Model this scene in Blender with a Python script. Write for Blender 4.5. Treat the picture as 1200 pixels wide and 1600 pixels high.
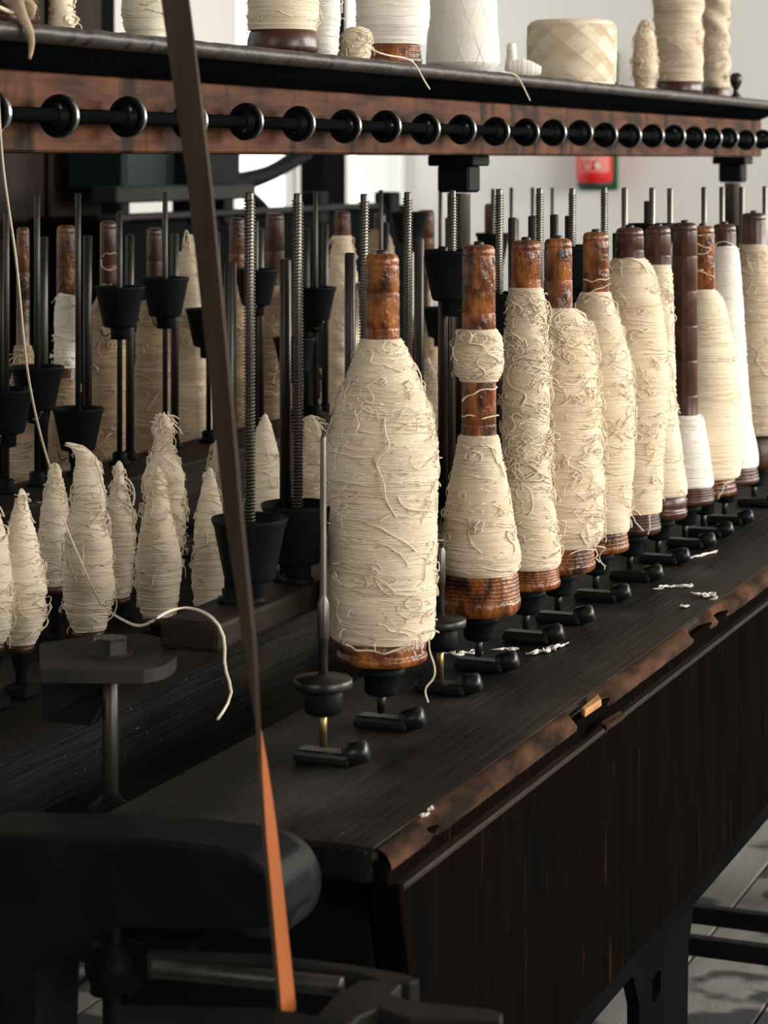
import bpy, bmesh, math, random
import numpy as np
from mathutils import Vector

# ------------------------------------------------------------------ camera, world, lights, exposure
for o in list(bpy.data.objects):
    bpy.data.objects.remove(o)
SC = bpy.context.scene
COL = SC.collection
random.seed(7)
RNG = np.random.default_rng(11)

F = 3600.0                 # focal length in pixels of the 1200x1600 frame
VPX, HZ = 2085.0, 250.0    # vanishing point of the machine's length, horizon row
TH = math.atan((VPX - 600.0) / F)
CT, ST = math.cos(TH), math.sin(TH)
HC = 1.145                 # camera height above the floor

cam_d = bpy.data.cameras.new('camera')
cam = bpy.data.objects.new('camera', cam_d)
COL.objects.link(cam)
cam.location = (0, 0, HC)
cam.rotation_euler = (math.pi / 2, 0, TH)
cam_d.sensor_fit = 'AUTO'
cam_d.sensor_width = 36.0
cam_d.lens = F / 1600.0 * 36.0
cam_d.shift_y = -(800.0 - HZ) / 1600.0
cam_d.clip_start = 0.05
cam_d.dof.use_dof = True
cam_d.dof.focus_distance = 2.05
cam_d.dof.aperture_fstop = 15.0
SC.camera = cam

SC.view_settings.view_transform = 'Standard'
SC.view_settings.look = 'None'
SC.view_settings.gamma = 1.0
SC.view_settings.use_curve_mapping = False
SC.view_settings.exposure = 0.0

W = bpy.data.worlds.new('world')
SC.world = W
W.use_nodes = True
W.node_tree.nodes['Background'].inputs[0].default_value = (0.95, 1.0, 0.97, 1)
W.node_tree.nodes['Background'].inputs[1].default_value = 2.2

def area(name, loc, rot, sx, sy, power, color=(1, 0.97, 0.92)):
    l = bpy.data.lights.new(name, 'AREA')
    l.shape = 'RECTANGLE'; l.size = sx; l.size_y = sy
    l.energy = power; l.color = color
    o = bpy.data.objects.new(name, l); COL.objects.link(o)
    o.location = loc; o.rotation_euler = rot
    return o
# daylight through the windows of the right-hand wall (they face -x); the last is unseen, added to brighten the end wall
WIN_R = [(-1.2, 1.2, 0.95, 2.35), (2.6, 5.6, 1.1, 2.9), (6.8, 8.6, 1.1, 2.9)]
for (a_, b_, z0_, z1_), pw_ in zip(WIN_R, (76, 235, 200)):
    area('window_and_fill_light', (2.96, (a_ + b_) / 2, (z0_ + z1_) / 2), (0, math.radians(90), 0), z1_ - z0_ - .1, b_ - a_ - .1, pw_, (1, 0.95, 0.88))

# and through the one window of the wall behind the camera
WIN_F = (-2.1, -0.3, 1.5, 2.8)
area('daylight_rear_window', ((WIN_F[0] + WIN_F[1]) / 2, -2.16, (WIN_F[2] + WIN_F[3]) / 2), (math.radians(90), 0, 0), WIN_F[1] - WIN_F[0] - .1, WIN_F[3] - WIN_F[2] - .1, 12, (1, 0.95, 0.88))

# ------------------------------------------------------------------ projection helpers (place things at real depth)
def PN(x, y, n):
    """point seen at pixel (x,y) lying on the vertical plane n metres left of the camera's lengthwise line"""
    Z = n / CT * F / (VPX - x)
    X = (x - 600.0) / F * Z
    return Vector((X * CT - Z * ST, X * ST + Z * CT, HC - (y - HZ) * Z / F))
def ZN(x, n):
    return n / CT * F / (VPX - x)
def PS(x, y, s):
    """same, on the crosswise plane s metres along the machine"""
    t = (x - 600.0) / F
    Z = s / (CT + t * ST)
    X = t * Z
    return Vector((X * CT - Z * ST, X * ST + Z * CT, HC - (y - HZ) * Z / F))
def PZ(x, y, zc):
    """same, on the level zc metres above the camera"""
    Z = -zc * F / (y - HZ)
    X = (x - 600.0) / F * Z
    return Vector((X * CT - Z * ST, X * ST + Z * CT, HC + zc))

# ------------------------------------------------------------------ materials
MATS = {}
def nd(t, kind, **kw):
    n = t.nodes.new(kind)
    for k, v in kw.items():
        setattr(n, k, v)
    return n
def mat(name, c1, c2=None, rough=0.6, metal=0.0, nscale=8.0, stretch=(1, 1, 1), detail=5.0, lo=0.35, hi=0.7,
        bump=0.0, bscale=None, bstretch=None, coat=0.0, c3=None, spots=None, dust=None, sheen=0.0, spec=0.5, rvar=0.0):
    m = bpy.data.materials.new(name); m.use_nodes = True
    t = m.node_tree; b = t.nodes['Principled BSDF']
    b.inputs['Roughness'].default_value = rough
    b.inputs['Metallic'].default_value = metal
    b.inputs['Coat Weight'].default_value = coat
    b.inputs['Coat Roughness'].default_value = 0.25
    b.inputs['Specular IOR Level'].default_value = spec
    if sheen:
        b.inputs['Sheen Weight'].default_value = sheen
        b.inputs['Sheen Roughness'].default_value = 0.5
    b.inputs['Base Color'].default_value = (*c1, 1)
    tc = nd(t, 'ShaderNodeTexCoord')
    oi = nd(t, 'ShaderNodeObjectInfo')
    off = nd(t, 'ShaderNodeVectorMath', operation='SCALE'); off.inputs['Scale'].default_value = 37.0
    cmb = nd(t, 'ShaderNodeCombineXYZ')
    for k in 'XYZ':
        t.links.new(oi.outputs['Random'], cmb.inputs[k])
    t.links.new(cmb.outputs[0], off.inputs[0])
    addv = nd(t, 'ShaderNodeVectorMath', operation='ADD')
    t.links.new(tc.outputs['Object'], addv.inputs[0]); t.links.new(off.outputs[0], addv.inputs[1])
    def noise(scale, st, det):
        mp = nd(t, 'ShaderNodeMapping'); mp.inputs['Scale'].default_value = st
        t.links.new(addv.outputs[0], mp.inputs[0])
        n = nd(t, 'ShaderNodeTexNoise'); n.inputs['Scale'].default_value = scale; n.inputs['Detail'].default_value = det
        t.links.new(mp.outputs[0], n.inputs['Vector'])
        return n
    if c2 is not None:
        n = noise(nscale, stretch, detail)
        r = nd(t, 'ShaderNodeValToRGB')
        r.color_ramp.elements[0].position = lo; r.color_ramp.elements[0].color = (*c1, 1)
        r.color_ramp.elements[1].position = hi; r.color_ramp.elements[1].color = (*c2, 1)
        if c3 is not None:
            e = r.color_ramp.elements.new((lo + hi) / 2); e.color = (*c3, 1)
        t.links.new(n.outputs[0], r.inputs[0])
        out = r.outputs[0]
        if rvar:
            mr = nd(t, 'ShaderNodeMapRange')
            mr.inputs['To Min'].default_value = rough - rvar; mr.inputs['To Max'].default_value = rough + rvar
            t.links.new(n.outputs[0], mr.inputs[0]); t.links.new(mr.outputs[0], b.inputs['Roughness'])
        if spots:
            sn = noise(spots[1], spots[4] if len(spots) > 4 else (1, 1, 1), 3.0)
            sr = nd(t, 'ShaderNodeValToRGB')
            sr.color_ramp.elements[0].position = spots[2]; sr.color_ramp.elements[0].color = (0, 0, 0, 1)
            sr.color_ramp.elements[1].position = spots[3]; sr.color_ramp.elements[1].color = (1, 1, 1, 1)
            t.links.new(sn.outputs[0], sr.inputs[0])
            mx = nd(t, 'ShaderNodeMixRGB'); mx.inputs[2].default_value = (*spots[0], 1)
            t.links.new(sr.outputs[0], mx.inputs[0]); t.links.new(out, mx.inputs[1])
            out = mx.outputs[0]
        if dust:
            sn = noise(dust[1], dust[4], 6.0)
            sr = nd(t, 'ShaderNodeMapRange'); sr.inputs['From Min'].default_value = dust[2]; sr.inputs['From Max'].default_value = dust[3]
            t.links.new(sn.outputs[0], sr.inputs[0])
            mx = nd(t, 'ShaderNodeMixRGB'); mx.inputs[2].default_value = (*dust[0], 1)
            t.links.new(sr.outputs[0], mx.inputs[0]); t.links.new(out, mx.inputs[1])
            out = mx.outputs[0]
        t.links.new(out, b.inputs['Base Color'])
    if bump:
        n2 = noise(bscale or nscale * 3, bstretch or stretch, 4.0)
        bp = nd(t, 'ShaderNodeBump'); bp.inputs['Strength'].default_value = bump; bp.inputs['Distance'].default_value = 0.004
        t.links.new(n2.outputs[0], bp.inputs['Height']); t.links.new(bp.outputs[0], b.inputs['Normal'])
    MATS[name] = m
    return m

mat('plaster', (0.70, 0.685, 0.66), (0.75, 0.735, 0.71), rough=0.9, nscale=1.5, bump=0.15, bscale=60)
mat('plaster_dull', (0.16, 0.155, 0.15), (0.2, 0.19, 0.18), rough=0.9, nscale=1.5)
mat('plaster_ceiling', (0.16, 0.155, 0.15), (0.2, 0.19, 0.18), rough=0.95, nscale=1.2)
mat('floor_base', (0.02, 0.018, 0.016), (0.03, 0.027, 0.024), rough=0.9, nscale=6)
mat('floor_board', (0.17, 0.165, 0.15), (0.24, 0.23, 0.205), rough=0.8, nscale=7, stretch=(4, 0.6, 1), bump=0.2, bscale=60,
    spots=((0.025, 0.025, 0.026), 6.5, 0.52, 0.57))
mat('bench_wood', (0.003, 0.003, 0.0028), (0.011, 0.010, 0.0088), dust=((0.06, 0.053, 0.045), 4.5, 0.49, 0.74, (1.6, 1, 1)), rough=0.55, spec=0.12, nscale=5, stretch=(9, 0.7, 9), detail=8, lo=0.3, hi=0.75,
    bump=0.35, bscale=14, bstretch=(14, 0.5, 14), spots=((0.22, 0.2, 0.17), 260, 0.70, 0.76), rvar=0.15)
mat('worn_edge', (0.016, 0.010, 0.007), (0.11, 0.05, 0.027), rough=0.85, spec=0.05, nscale=16, stretch=(3, 1, 3), lo=0.38, hi=0.66, bump=0.6, bscale=70,
    bstretch=(1, .6, 1))
mat('panel_wood', (0.0030, 0.0034, 0.0034), (0.0075, 0.0045, 0.0032), rough=0.8, spec=0.0, nscale=9, stretch=(6, 6, .6), detail=8, lo=0.3, hi=0.75,
    bump=0.25, bscale=20, bstretch=(6, 6, .5), spots=((0.03, 0.013, 0.007), 30, 0.66, 0.78, (3, 3, .35)))
mat('rail_wood', (0.010, 0.007, 0.005), (0.03, 0.018, 0.012), rough=0.6, spec=0.12, nscale=8, stretch=(6, .7, 6), bump=0.25, bscale=30)
mat('splinter_wood', (0.55, 0.28, 0.09), (0.36, 0.16, 0.05), rough=0.6, nscale=60, stretch=(4, 1, 4))
mat('beam_wood', (0.028, 0.014, 0.009), (0.13, 0.05, 0.025), rough=0.6, spec=0.06, nscale=9, stretch=(3, 1.5, 7), detail=9, lo=0.32, hi=0.68,
    bump=0.25, bscale=25, bstretch=(4, .8, 10), spots=((0.02, 0.013, 0.01), 9, 0.56, 0.66, (1, 3, .5)), coat=0.0)
mat('shelf_wood', (0.02, 0.016, 0.014), (0.065, 0.052, 0.044), rough=0.45, spec=0.4, nscale=9, stretch=(2, 3, 2), detail=8, lo=.3, hi=.75,
    bump=0.35, bscale=35, spots=((0.012, 0.01, 0.009), 22, 0.60, 0.66, (1, 2.2, .6)))
mat('iron', (0.0045, 0.0062, 0.0068), (0.0075, 0.0092, 0.0098), rough=0.5, metal=0.0, spec=0.06, nscale=20, bump=0.1, bscale=160, rvar=.1)
mat('iron_gloss', (0.005, 0.006, 0.0065), (0.010, 0.011, 0.0115), rough=0.33, metal=0.0, spec=0.4, nscale=30)
mat('iron_dusty', (0.016, 0.0148, 0.013), (0.040, 0.036, 0.030), rough=0.65, metal=0.0, spec=0.1, nscale=14, bump=0.2, bscale=90)
mat('iron_worn', (0.008, 0.008, 0.0078), (0.020, 0.018, 0.016), rough=0.55, spec=0.1, nscale=18)
mat('steel', (0.17, 0.155, 0.135), (0.09, 0.08, 0.07), rough=0.34, metal=0.9, nscale=30, stretch=(2, 2, .3), rvar=.1)
mat('steel_bright', (0.62, 0.62, 0.60), (0.42, 0.42, 0.40), rough=0.25, metal=0.95, nscale=30)
mat('steel_dark', (0.035, 0.033, 0.030), (0.07, 0.066, 0.06), rough=0.4, metal=0.8, nscale=25, stretch=(2, 2, .3), rvar=.1)
mat('spring_steel', (0.13, 0.115, 0.095), (0.07, 0.06, 0.05), rough=0.38, metal=0.85, nscale=40)
mat('brass', (0.42, 0.29, 0.12), (0.25, 0.17, 0.08), rough=0.4, metal=0.9, nscale=40)
mat('bobbin_amber', (0.045, 0.014, 0.006), (0.40, 0.135, 0.026), rough=0.3, nscale=42, stretch=(1.6, 1.6, .8), detail=7, lo=0.36, hi=0.64,
    c3=(0.22, 0.062, 0.013), bump=0.9, bscale=130, bstretch=(1, 1, .6), coat=0.25, spots=((0.022, 0.010, 0.006), 75, 0.56, 0.68, (1, 1, .6)), rvar=.1)
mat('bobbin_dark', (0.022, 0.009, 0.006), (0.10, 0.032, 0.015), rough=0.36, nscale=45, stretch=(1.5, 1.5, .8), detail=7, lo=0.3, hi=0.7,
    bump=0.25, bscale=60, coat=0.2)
mat('bobbin_amber_shaded', (0.022, 0.008, 0.004), (0.17, 0.058, 0.016), rough=0.34, nscale=42, stretch=(1.6, 1.6, .8), detail=7, lo=0.36, hi=0.66, bump=0.6, bscale=120, coat=0.2)  # darker copy of the amber: shade on the far bobbins put into the colour
mat('bobbin_cap', (0.05, 0.028, 0.018), (0.14, 0.075, 0.045), rough=0.4, nscale=30, bump=.3, bscale=80)
def yarn(name, c1, c2):
    return mat(name, c1, c2, rough=0.9, nscale=14, stretch=(1.2, 1.2, 9), detail=6, lo=0.3, hi=0.72, bump=0.25, bscale=420,
               bstretch=(.5, .5, 1.6), sheen=0.25, spec=0.1)
yarn('yarn_cream', (0.70, 0.555, 0.39), (0.84, 0.695, 0.515))
yarn('yarn_cream_strand', (0.80, 0.67, 0.50), (0.90, 0.78, 0.61))
yarn('yarn_white', (0.87, 0.80, 0.70), (0.92, 0.87, 0.79))
yarn('yarn_warm', (0.80, 0.66, 0.47), (0.88, 0.76, 0.58))
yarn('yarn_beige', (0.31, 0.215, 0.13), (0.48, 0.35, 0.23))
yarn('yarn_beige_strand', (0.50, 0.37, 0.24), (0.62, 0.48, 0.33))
yarn('yarn_ivory', (0.76, 0.69, 0.53), (0.84, 0.77, 0.62))
yarn('yarn_cop', (0.84, 0.70, 0.52), (0.93, 0.81, 0.64))
yarn('yarn_sand', (0.52, 0.41, 0.29), (0.70, 0.58, 0.44))
yarn('yarn_maroon', (0.16, 0.012, 0.018), (0.24, 0.02, 0.03))
mat('belt_face', (0.04, 0.024, 0.014), (0.065, 0.04, 0.024), rough=0.7, spec=0.2, nscale=10, stretch=(6, 6, .5), bump=.1, bscale=60)
mat('belt_tan', (0.29, 0.080, 0.020), (0.35, 0.100, 0.027), rough=0.7, spec=0.1, nscale=10, stretch=(6, 6, .5), bump=.1, bscale=60)
mat('cupboard_wood', (0.012, 0.008, 0.006), (0.024, 0.015, 0.011), rough=0.7, spec=0.2, nscale=5, stretch=(5, 5, .5), bump=.2)
mat('black_paint', (0.004, 0.005, 0.0055), (0.007, 0.008, 0.0085), rough=0.7, spec=0.0, nscale=5)
mat('teal_paint', (0.006, 0.013, 0.013), (0.009, 0.017, 0.016), rough=0.5, spec=0.2, nscale=4)
mat('grey_iron', (0.016, 0.0165, 0.0165), (0.028, 0.0285, 0.028), rough=0.6, nscale=10, spec=.12)
mat('window_paint', (0.66, 0.66, 0.63), (0.7, 0.7, 0.67), rough=0.6, nscale=8)
mat('extinguisher_red', (0.50, 0.006, 0.010), (0.56, 0.008, 0.012), rough=0.3, nscale=8)
mat('sign_green', (0.004, 0.115, 0.028), (0.006, 0.13, 0.034), rough=0.5, nscale=8)
mat('print_white', (0.72, 0.62, 0.56), (0.76, 0.66, 0.6), rough=0.6, nscale=9)
mat('print_pink', (0.60, 0.16, 0.13), (0.63, 0.18, 0.15), rough=0.6, nscale=9)
mat('rubber', (0.015, 0.02, 0.016), (0.02, 0.028, 0.02), rough=0.6, nscale=9)
g = bpy.data.materials.new('glass_pane'); g.use_nodes = True
t = g.node_tree; t.nodes.remove(t.nodes['Principled BSDF'])
tr = nd(t, 'ShaderNodeBsdfTransparent'); gl = nd(t, 'ShaderNodeBsdfGlossy'); gl.inputs['Roughness'].default_value = 0.02
mx = nd(t, 'ShaderNodeMixShader'); mx.inputs[0].default_value = 0.06
t.links.new(tr.outputs[0], mx.inputs[1]); t.links.new(gl.outputs[0], mx.inputs[2])
t.links.new(mx.outputs[0], t.nodes['Material Output'].inputs[0])
MATS['glass_pane'] = g

# ------------------------------------------------------------------ mesh helpers
def link(name, me, m, parent=None, loc=None, smooth=True):
    o = bpy.data.objects.new(name, me)
    if m is not None and not me.materials:
        me.materials.append(MATS[m])
    COL.objects.link(o)
    if smooth is not None and len(me.polygons):
        me.polygons.foreach_set('use_smooth', [smooth] * len(me.polygons))
    if parent is not None:
        o.parent = parent
    if loc is not None:
        o.location = loc
    return o
def qmesh(name, V, Q, T=None):
    me = bpy.data.meshes.new(name)
    V = np.asarray(V, dtype=np.float32).reshape(-1, 3)
    Q = np.asarray(Q, dtype=np.int32).reshape(-1, 4)
    nT = 0 if T is None else len(T)
    loops = Q.ravel()
    starts = np.arange(len(Q), dtype=np.int32) * 4
    if nT:
        T = np.asarray(T, dtype=np.int32).reshape(-1, 3)
        starts = np.concatenate([starts, len(loops) + np.arange(nT, dtype=np.int32) * 3])
        loops = np.concatenate([loops, T.ravel()])
    me.vertices.add(len(V)); me.vertices.foreach_set('co', V.ravel())
    me.loops.add(len(loops)); me.loops.foreach_set('vertex_index', loops.astype(np.int32))
    me.polygons.add(len(starts)); me.polygons.foreach_set('loop_start', starts.astype(np.int32))
    me.update(calc_edges=True); me.validate()
    return me
def lathe(name, prof, seg=32, caps=True):
    """prof: (r,z) from bottom to top"""
    prof = np.array(prof, dtype=float)
    a = np.arange(seg) * 2 * math.pi / seg
    n = len(prof)
    V = np.stack([prof[:, 0, None] * np.cos(a), prof[:, 0, None] * np.sin(a), np.repeat(prof[:, 1, None], seg, 1)], -1).reshape(-1, 3)
    i = np.arange(n - 1)[:, None] * seg; j = np.arange(seg)[None]; k = (j + 1) % seg
    Q = np.stack([i + j, i + k, i + seg + k, i + seg + j], -1).reshape(-1, 4)
    T = []
    if caps:
        V = np.vstack([V, [[0, 0, prof[0, 1]], [0, 0, prof[-1, 1]]]])
        b, tp = n * seg, n * seg + 1
        for q in range(seg):
            T.append((b, (q + 1) % seg, q)); T.append((tp, (n - 1) * seg + q, (n - 1) * seg + (q + 1) % seg))
    return qmesh(name, V, Q, T)
def tube_arrays(paths, radii, sides=4, ref=None):
    """many tubes as one set of arrays; ref(P)->normals or None"""
    Vs, Qs, Ts, base = [], [], [], 0
    for P, r in zip(paths, radii):
        P = np.asarray(P, float)
        n = len(P)
        tg = np.gradient(P, axis=0); tg /= (np.linalg.norm(tg, axis=1, keepdims=True) + 1e-12)
        if ref == 'radial':
            rf = P * np.array([1, 1, 0.02]); rf /= (np.linalg.norm(rf, axis=1, keepdims=True) + 1e-12)
        else:
            rf = np.tile(np.array([0.31, 0.83, 0.46]), (n, 1))
        sd = np.cross(tg, rf); sd /= (np.linalg.norm(sd, axis=1, keepdims=True) + 1e-9)
        up = np.cross(sd, tg)
        a = np.arange(sides) * 2 * math.pi / sides
        rr = np.broadcast_to(np.asarray(r, float), (n,))[:, None, None]
        V = P[:, None] + rr * (np.cos(a)[None, :, None] * sd[:, None] + np.sin(a)[None, :, None] * up[:, None])
        i = np.arange(n - 1)[:, None] * sides; j = np.arange(sides)[None]; k = (j + 1) % sides
        Q = np.stack([i + j, i + k, i + sides + k, i + sides + j], -1).reshape(-1, 4) + base
        Vs.append(V.reshape(-1, 3)); Qs.append(Q)
        e = base + (n - 1) * sides
        for q in range(1, sides - 1):
            Ts.append((base, base + q + 1, base + q)); Ts.append((e, e + q, e + q + 1))
        base += n * sides
    return np.vstack(Vs), np.vstack(Qs), Ts
def tubes(name, paths, radii, sides=4, ref=None):
    return qmesh(name, *tube_arrays(paths, radii, sides, ref))
def smooth_path(pts, n=60):
    P = np.array([tuple(p) for p in pts], float)
    for _ in range(3):
        Q = np.empty((len(P) * 2, 3)); Q[0] = P[0]; Q[-1] = P[-1]
        Q[1:-1:2] = P[:-1] * .75 + P[1:] * .25; Q[2:-1:2] = P[:-1] * .25 + P[1:] * .75
        P = Q
    d = np.concatenate([[0], np.cumsum(np.linalg.norm(np.diff(P, axis=0), axis=1))])
    u = np.linspace(0, d[-1], n)
    return np.stack([np.interp(u, d, P[:, k]) for k in range(3)], -1)
def box_me(name, lo, hi, bev=0.0, seg=1):
    bm = bmesh.new()
    bmesh.ops.create_cube(bm, size=1)
    c = [(a + b) / 2 for a, b in zip(lo, hi)]; s = [abs(b - a) for a, b in zip(lo, hi)]
    for v in bm.verts:
        v.co = Vector((v.co.x * s[0] + c[0], v.co.y * s[1] + c[1], v.co.z * s[2] + c[2]))
    if bev:
        bmesh.ops.bevel(bm, geom=bm.edges[:], offset=bev, segments=seg, affect='EDGES', profile=0.5)
    me = bpy.data.meshes.new(name); bm.to_mesh(me); bm.free()
    return me
def bx(name, n0, n1, s0, s1, z0, z1, m, parent=None, bev=0.002, seg=1):
    """box in machine coordinates: n left of the camera, s along, z above the camera"""
    return link(name, box_me(name, (-n1, s0, HC + z0), (-n0, s1, HC + z1), bev, seg), m, parent, smooth=False)
def prism(name, pts, vec, m, parent=None, bev=0.0):
    """polygon of world points extruded by vec"""
    bm = bmesh.new()
    vs = [bm.verts.new(p) for p in pts]
    f = bm.faces.new(vs)
    r = bmesh.ops.extrude_face_region(bm, geom=[f])
    nv = [e for e in r['geom'] if isinstance(e, bmesh.types.BMVert)]
    bmesh.ops.translate(bm, verts=nv, vec=vec)
    bmesh.ops.recalc_face_normals(bm, faces=bm.faces[:])
    if bev:
        bmesh.ops.bevel(bm, geom=bm.edges[:], offset=bev, segments=2, affect='EDGES', profile=0.5)
    me = bpy.data.meshes.new(name); bm.to_mesh(me); bm.free()
    return link(name, me, m, parent, smooth=False)
def cyl(name, p, q, r, m, parent=None, seg=14, r2=None):
    p = np.array(p, float); q = np.array(q, float)
    r2 = r if r2 is None else r2
    e = (q - p) / np.linalg.norm(q - p); b = min(r, r2) * .15
    P = [p, p + e * b, q - e * b, q]
    return link(name, tubes(name, [P], [[r * .85, r, r2, r2 * .85]], seg), m, parent)
def empty(name, loc=(0, 0, 0)):
    o = bpy.data.objects.new(name, None); COL.objects.link(o); o.location = loc
    o.empty_display_size = 0.02
    return o
def tag(o, label, cat, group=None, kind=None):
    o['label'] = label; o['category'] = cat
    if group: o['group'] = group
    if kind: o['kind'] = kind
    return o
def struct(o, label=None):
    o['kind'] = 'structure'
    if label: o['label'] = label
    return o

# ------------------------------------------------------------------ the room
N_L, S_END, X_R, S_BACK, Z_CEIL = 3.6, 9.03, 3.0, -2.2, 3.3
fl = link('floor', box_me('floor', (-N_L - .3, S_BACK - .3, -0.12), (X_R + .3, S_END + .3, -0.014)), 'floor_base', smooth=False)
struct(fl, 'dark subfloor under the grey floorboards'); fl['category'] = 'floor'
pw = 0.141
plank_me = {}
k = 0
for i in range(-6, 20):
    n0 = 0.712 + (i - 7) * pw + 0.0
    for j in range(5):
        s0 = -0.6 + j * 2.0 + (0.35 if i % 2 else 0.0) + (0.27 if i % 3 == 0 else 0)
        if 'p' not in plank_me:
            plank_me['p'] = box_me('plank', (-pw / 2 + .0022, -1.0 + .004, -.018), (pw / 2 - .0022, 1.0 - .004, 0), .0015)
        p = link('plank', plank_me['p'], 'floor_board', fl, (-(n0 + pw / 2), s0 + 1.0, 0.0 - 0.0015 * ((i * 7 + j * 3) % 3) / 2), smooth=False)

def s_at(x, n):
    return PN(x, 0, n).y
# left wall with two tall windows, end wall, and the walls behind the camera's back
w1 = (s_at(368, N_L), s_at(463, N_L)); w2 = (s_at(546, N_L), s_at(640, N_L))
ZS, ZT = 0.925, 2.65
def wall_pieces(name, axis_pos, thick, segs, side):
    """lengthwise wall at x=axis_pos with window openings segs [(s0,s1,z0,z1)], joined into one mesh"""
    bm = bmesh.new()
    def add(s0, s1, z0, z1):
        r = bmesh.ops.create_cube(bm, size=1)
        for v in r['verts']:
            v.co = Vector((axis_pos + side * thick * (v.co.x + .5), (s0 + s1) / 2 + v.co.y * (s1 - s0), (z0 + z1) / 2 + v.co.z * (z1 - z0)))
    cur = S_BACK
    for (a, b, z0, z1) in segs:
        add(cur, a, 0, Z_CEIL); add(a, b, 0, z0); add(a, b, z1, Z_CEIL); cur = b
    add(cur, S_END, 0, Z_CEIL)
    me = bpy.data.meshes.new(name); bm.to_mesh(me); bm.free()
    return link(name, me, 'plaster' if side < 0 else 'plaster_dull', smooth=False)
struct(wall_pieces('wall_left', -N_L, .05, [(w1[0], w1[1], ZS, ZT), (w2[0], w2[1], ZS, ZT)], -1), 'pale plaster wall with bright windows')
wr = sorted(WIN_R)
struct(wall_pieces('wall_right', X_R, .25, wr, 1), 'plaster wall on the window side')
struct(link('wall_back', box_me('wall_back', (-N_L - .25, S_END, 0), (X_R + .25, S_END + .2, Z_CEIL)), 'plaster', smooth=False), 'pale grey plaster end wall')
def front_wall():
    bm = bmesh.new()
    def add(x0, x1, z0, z1):
        r = bmesh.ops.create_cube(bm, size=1)
        for v in r['verts']:
            v.co = Vector(((x0 + x1) / 2 + v.co.x * (x1 - x0), S_BACK - .1 + v.co.y * .2, (z0 + z1) / 2 + v.co.z * (z1 - z0)))
    a, b, z0, z1 = WIN_F
    add(-N_L - .25, a, 0, Z_CEIL); add(b, X_R + .25, 0, Z_CEIL); add(a, b, 0, z0); add(a, b, z1, Z_CEIL)
    me = bpy.data.meshes.new('wall_front'); bm.to_mesh(me); bm.free()
    return link('wall_front', me, 'plaster_dull', smooth=False)
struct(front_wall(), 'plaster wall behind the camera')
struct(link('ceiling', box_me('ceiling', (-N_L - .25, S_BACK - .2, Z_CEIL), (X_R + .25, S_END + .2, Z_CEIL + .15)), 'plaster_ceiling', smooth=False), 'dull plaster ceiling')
def window(name, xw, a, b, z0, z1, out):
    e = empty(name, (xw, (a + b) / 2, z0)); struct(e, 'window with slim painted frame')
    def part(nm, lo, hi, m):
        o = link(nm, box_me(nm, [l - c for l, c in zip(lo, e.location)], [h - c for h, c in zip(hi, e.location)], .004 if m != 'glass_pane' else 0), m, e, smooth=False)
        return o
    f = .035; x0, x1 = sorted((xw + out * .012, xw + out * .036))
    part('frame_side', (x0, a, z0), (x1, a + f, z1), 'window_paint'); part('frame_side', (x0, b - f, z0), (x1, b, z1), 'window_paint')
    part('frame_top', (x0, a, z1 - f), (x1, b, z1), 'window_paint'); part('frame_bottom', (x0, a, z0), (x1, b, z0 + f), 'window_paint')
    part('sill', (xw - .02 if out > 0 else xw - .08, a - .0, z0 - .03), (xw + .08 if out > 0 else xw + .02, b + .0, z0), 'window_paint')
    xm = (x0 + x1) / 2
    part('pane', (xm - .003, a + f, z0 + f), (xm + .003, b - f, z1 - f), 'glass_pane')
window('window_1', -N_L, *w1, ZS, ZT, -1)
window('window_2', -N_L, *w2, ZS, ZT, -1)
# the right-hand windows, the last one added for light: open casements, only the frame stands in the opening
for q, (a, b, z0, z1) in enumerate(wr):
    e = empty('window_%d' % (q + 3), (X_R, (a + b) / 2, z0)); struct(e, 'tall unseen window opening in the right wall')
    hw_, hh_ = (b - a) / 2, z1 - z0
    for nm, lo, hi in (('frame_side', (.1, -hw_, 0), (.16, -hw_ + .05, hh_)), ('frame_side', (.1, hw_ - .05, 0), (.16, hw_, hh_)),
                       ('frame_top', (.1, -hw_, hh_ - .05), (.16, hw_, hh_)), ('frame_bottom', (.1, -hw_, 0), (.16, hw_, .05))):
        link(nm, box_me(nm, lo, hi, .004), 'window_paint', e, smooth=False)

# ------------------------------------------------------------------ the twisting frame: bench
TZ = -0.445                      # table level, relative to camera
S0, S1 = 1.373, 4.35             # near and far ends of the machine
NC = 1.018                       # centre line
fr = empty('twisting_frame', (0, 0, 0))
tag(fr, 'long dark wooden bench of the twisting machine with worn front edge and black iron legs', 'machine')
# front table board
bx('table_board', .572, .776, S0, S1, TZ - .024, TZ, 'bench_wood', fr, .003)
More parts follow.
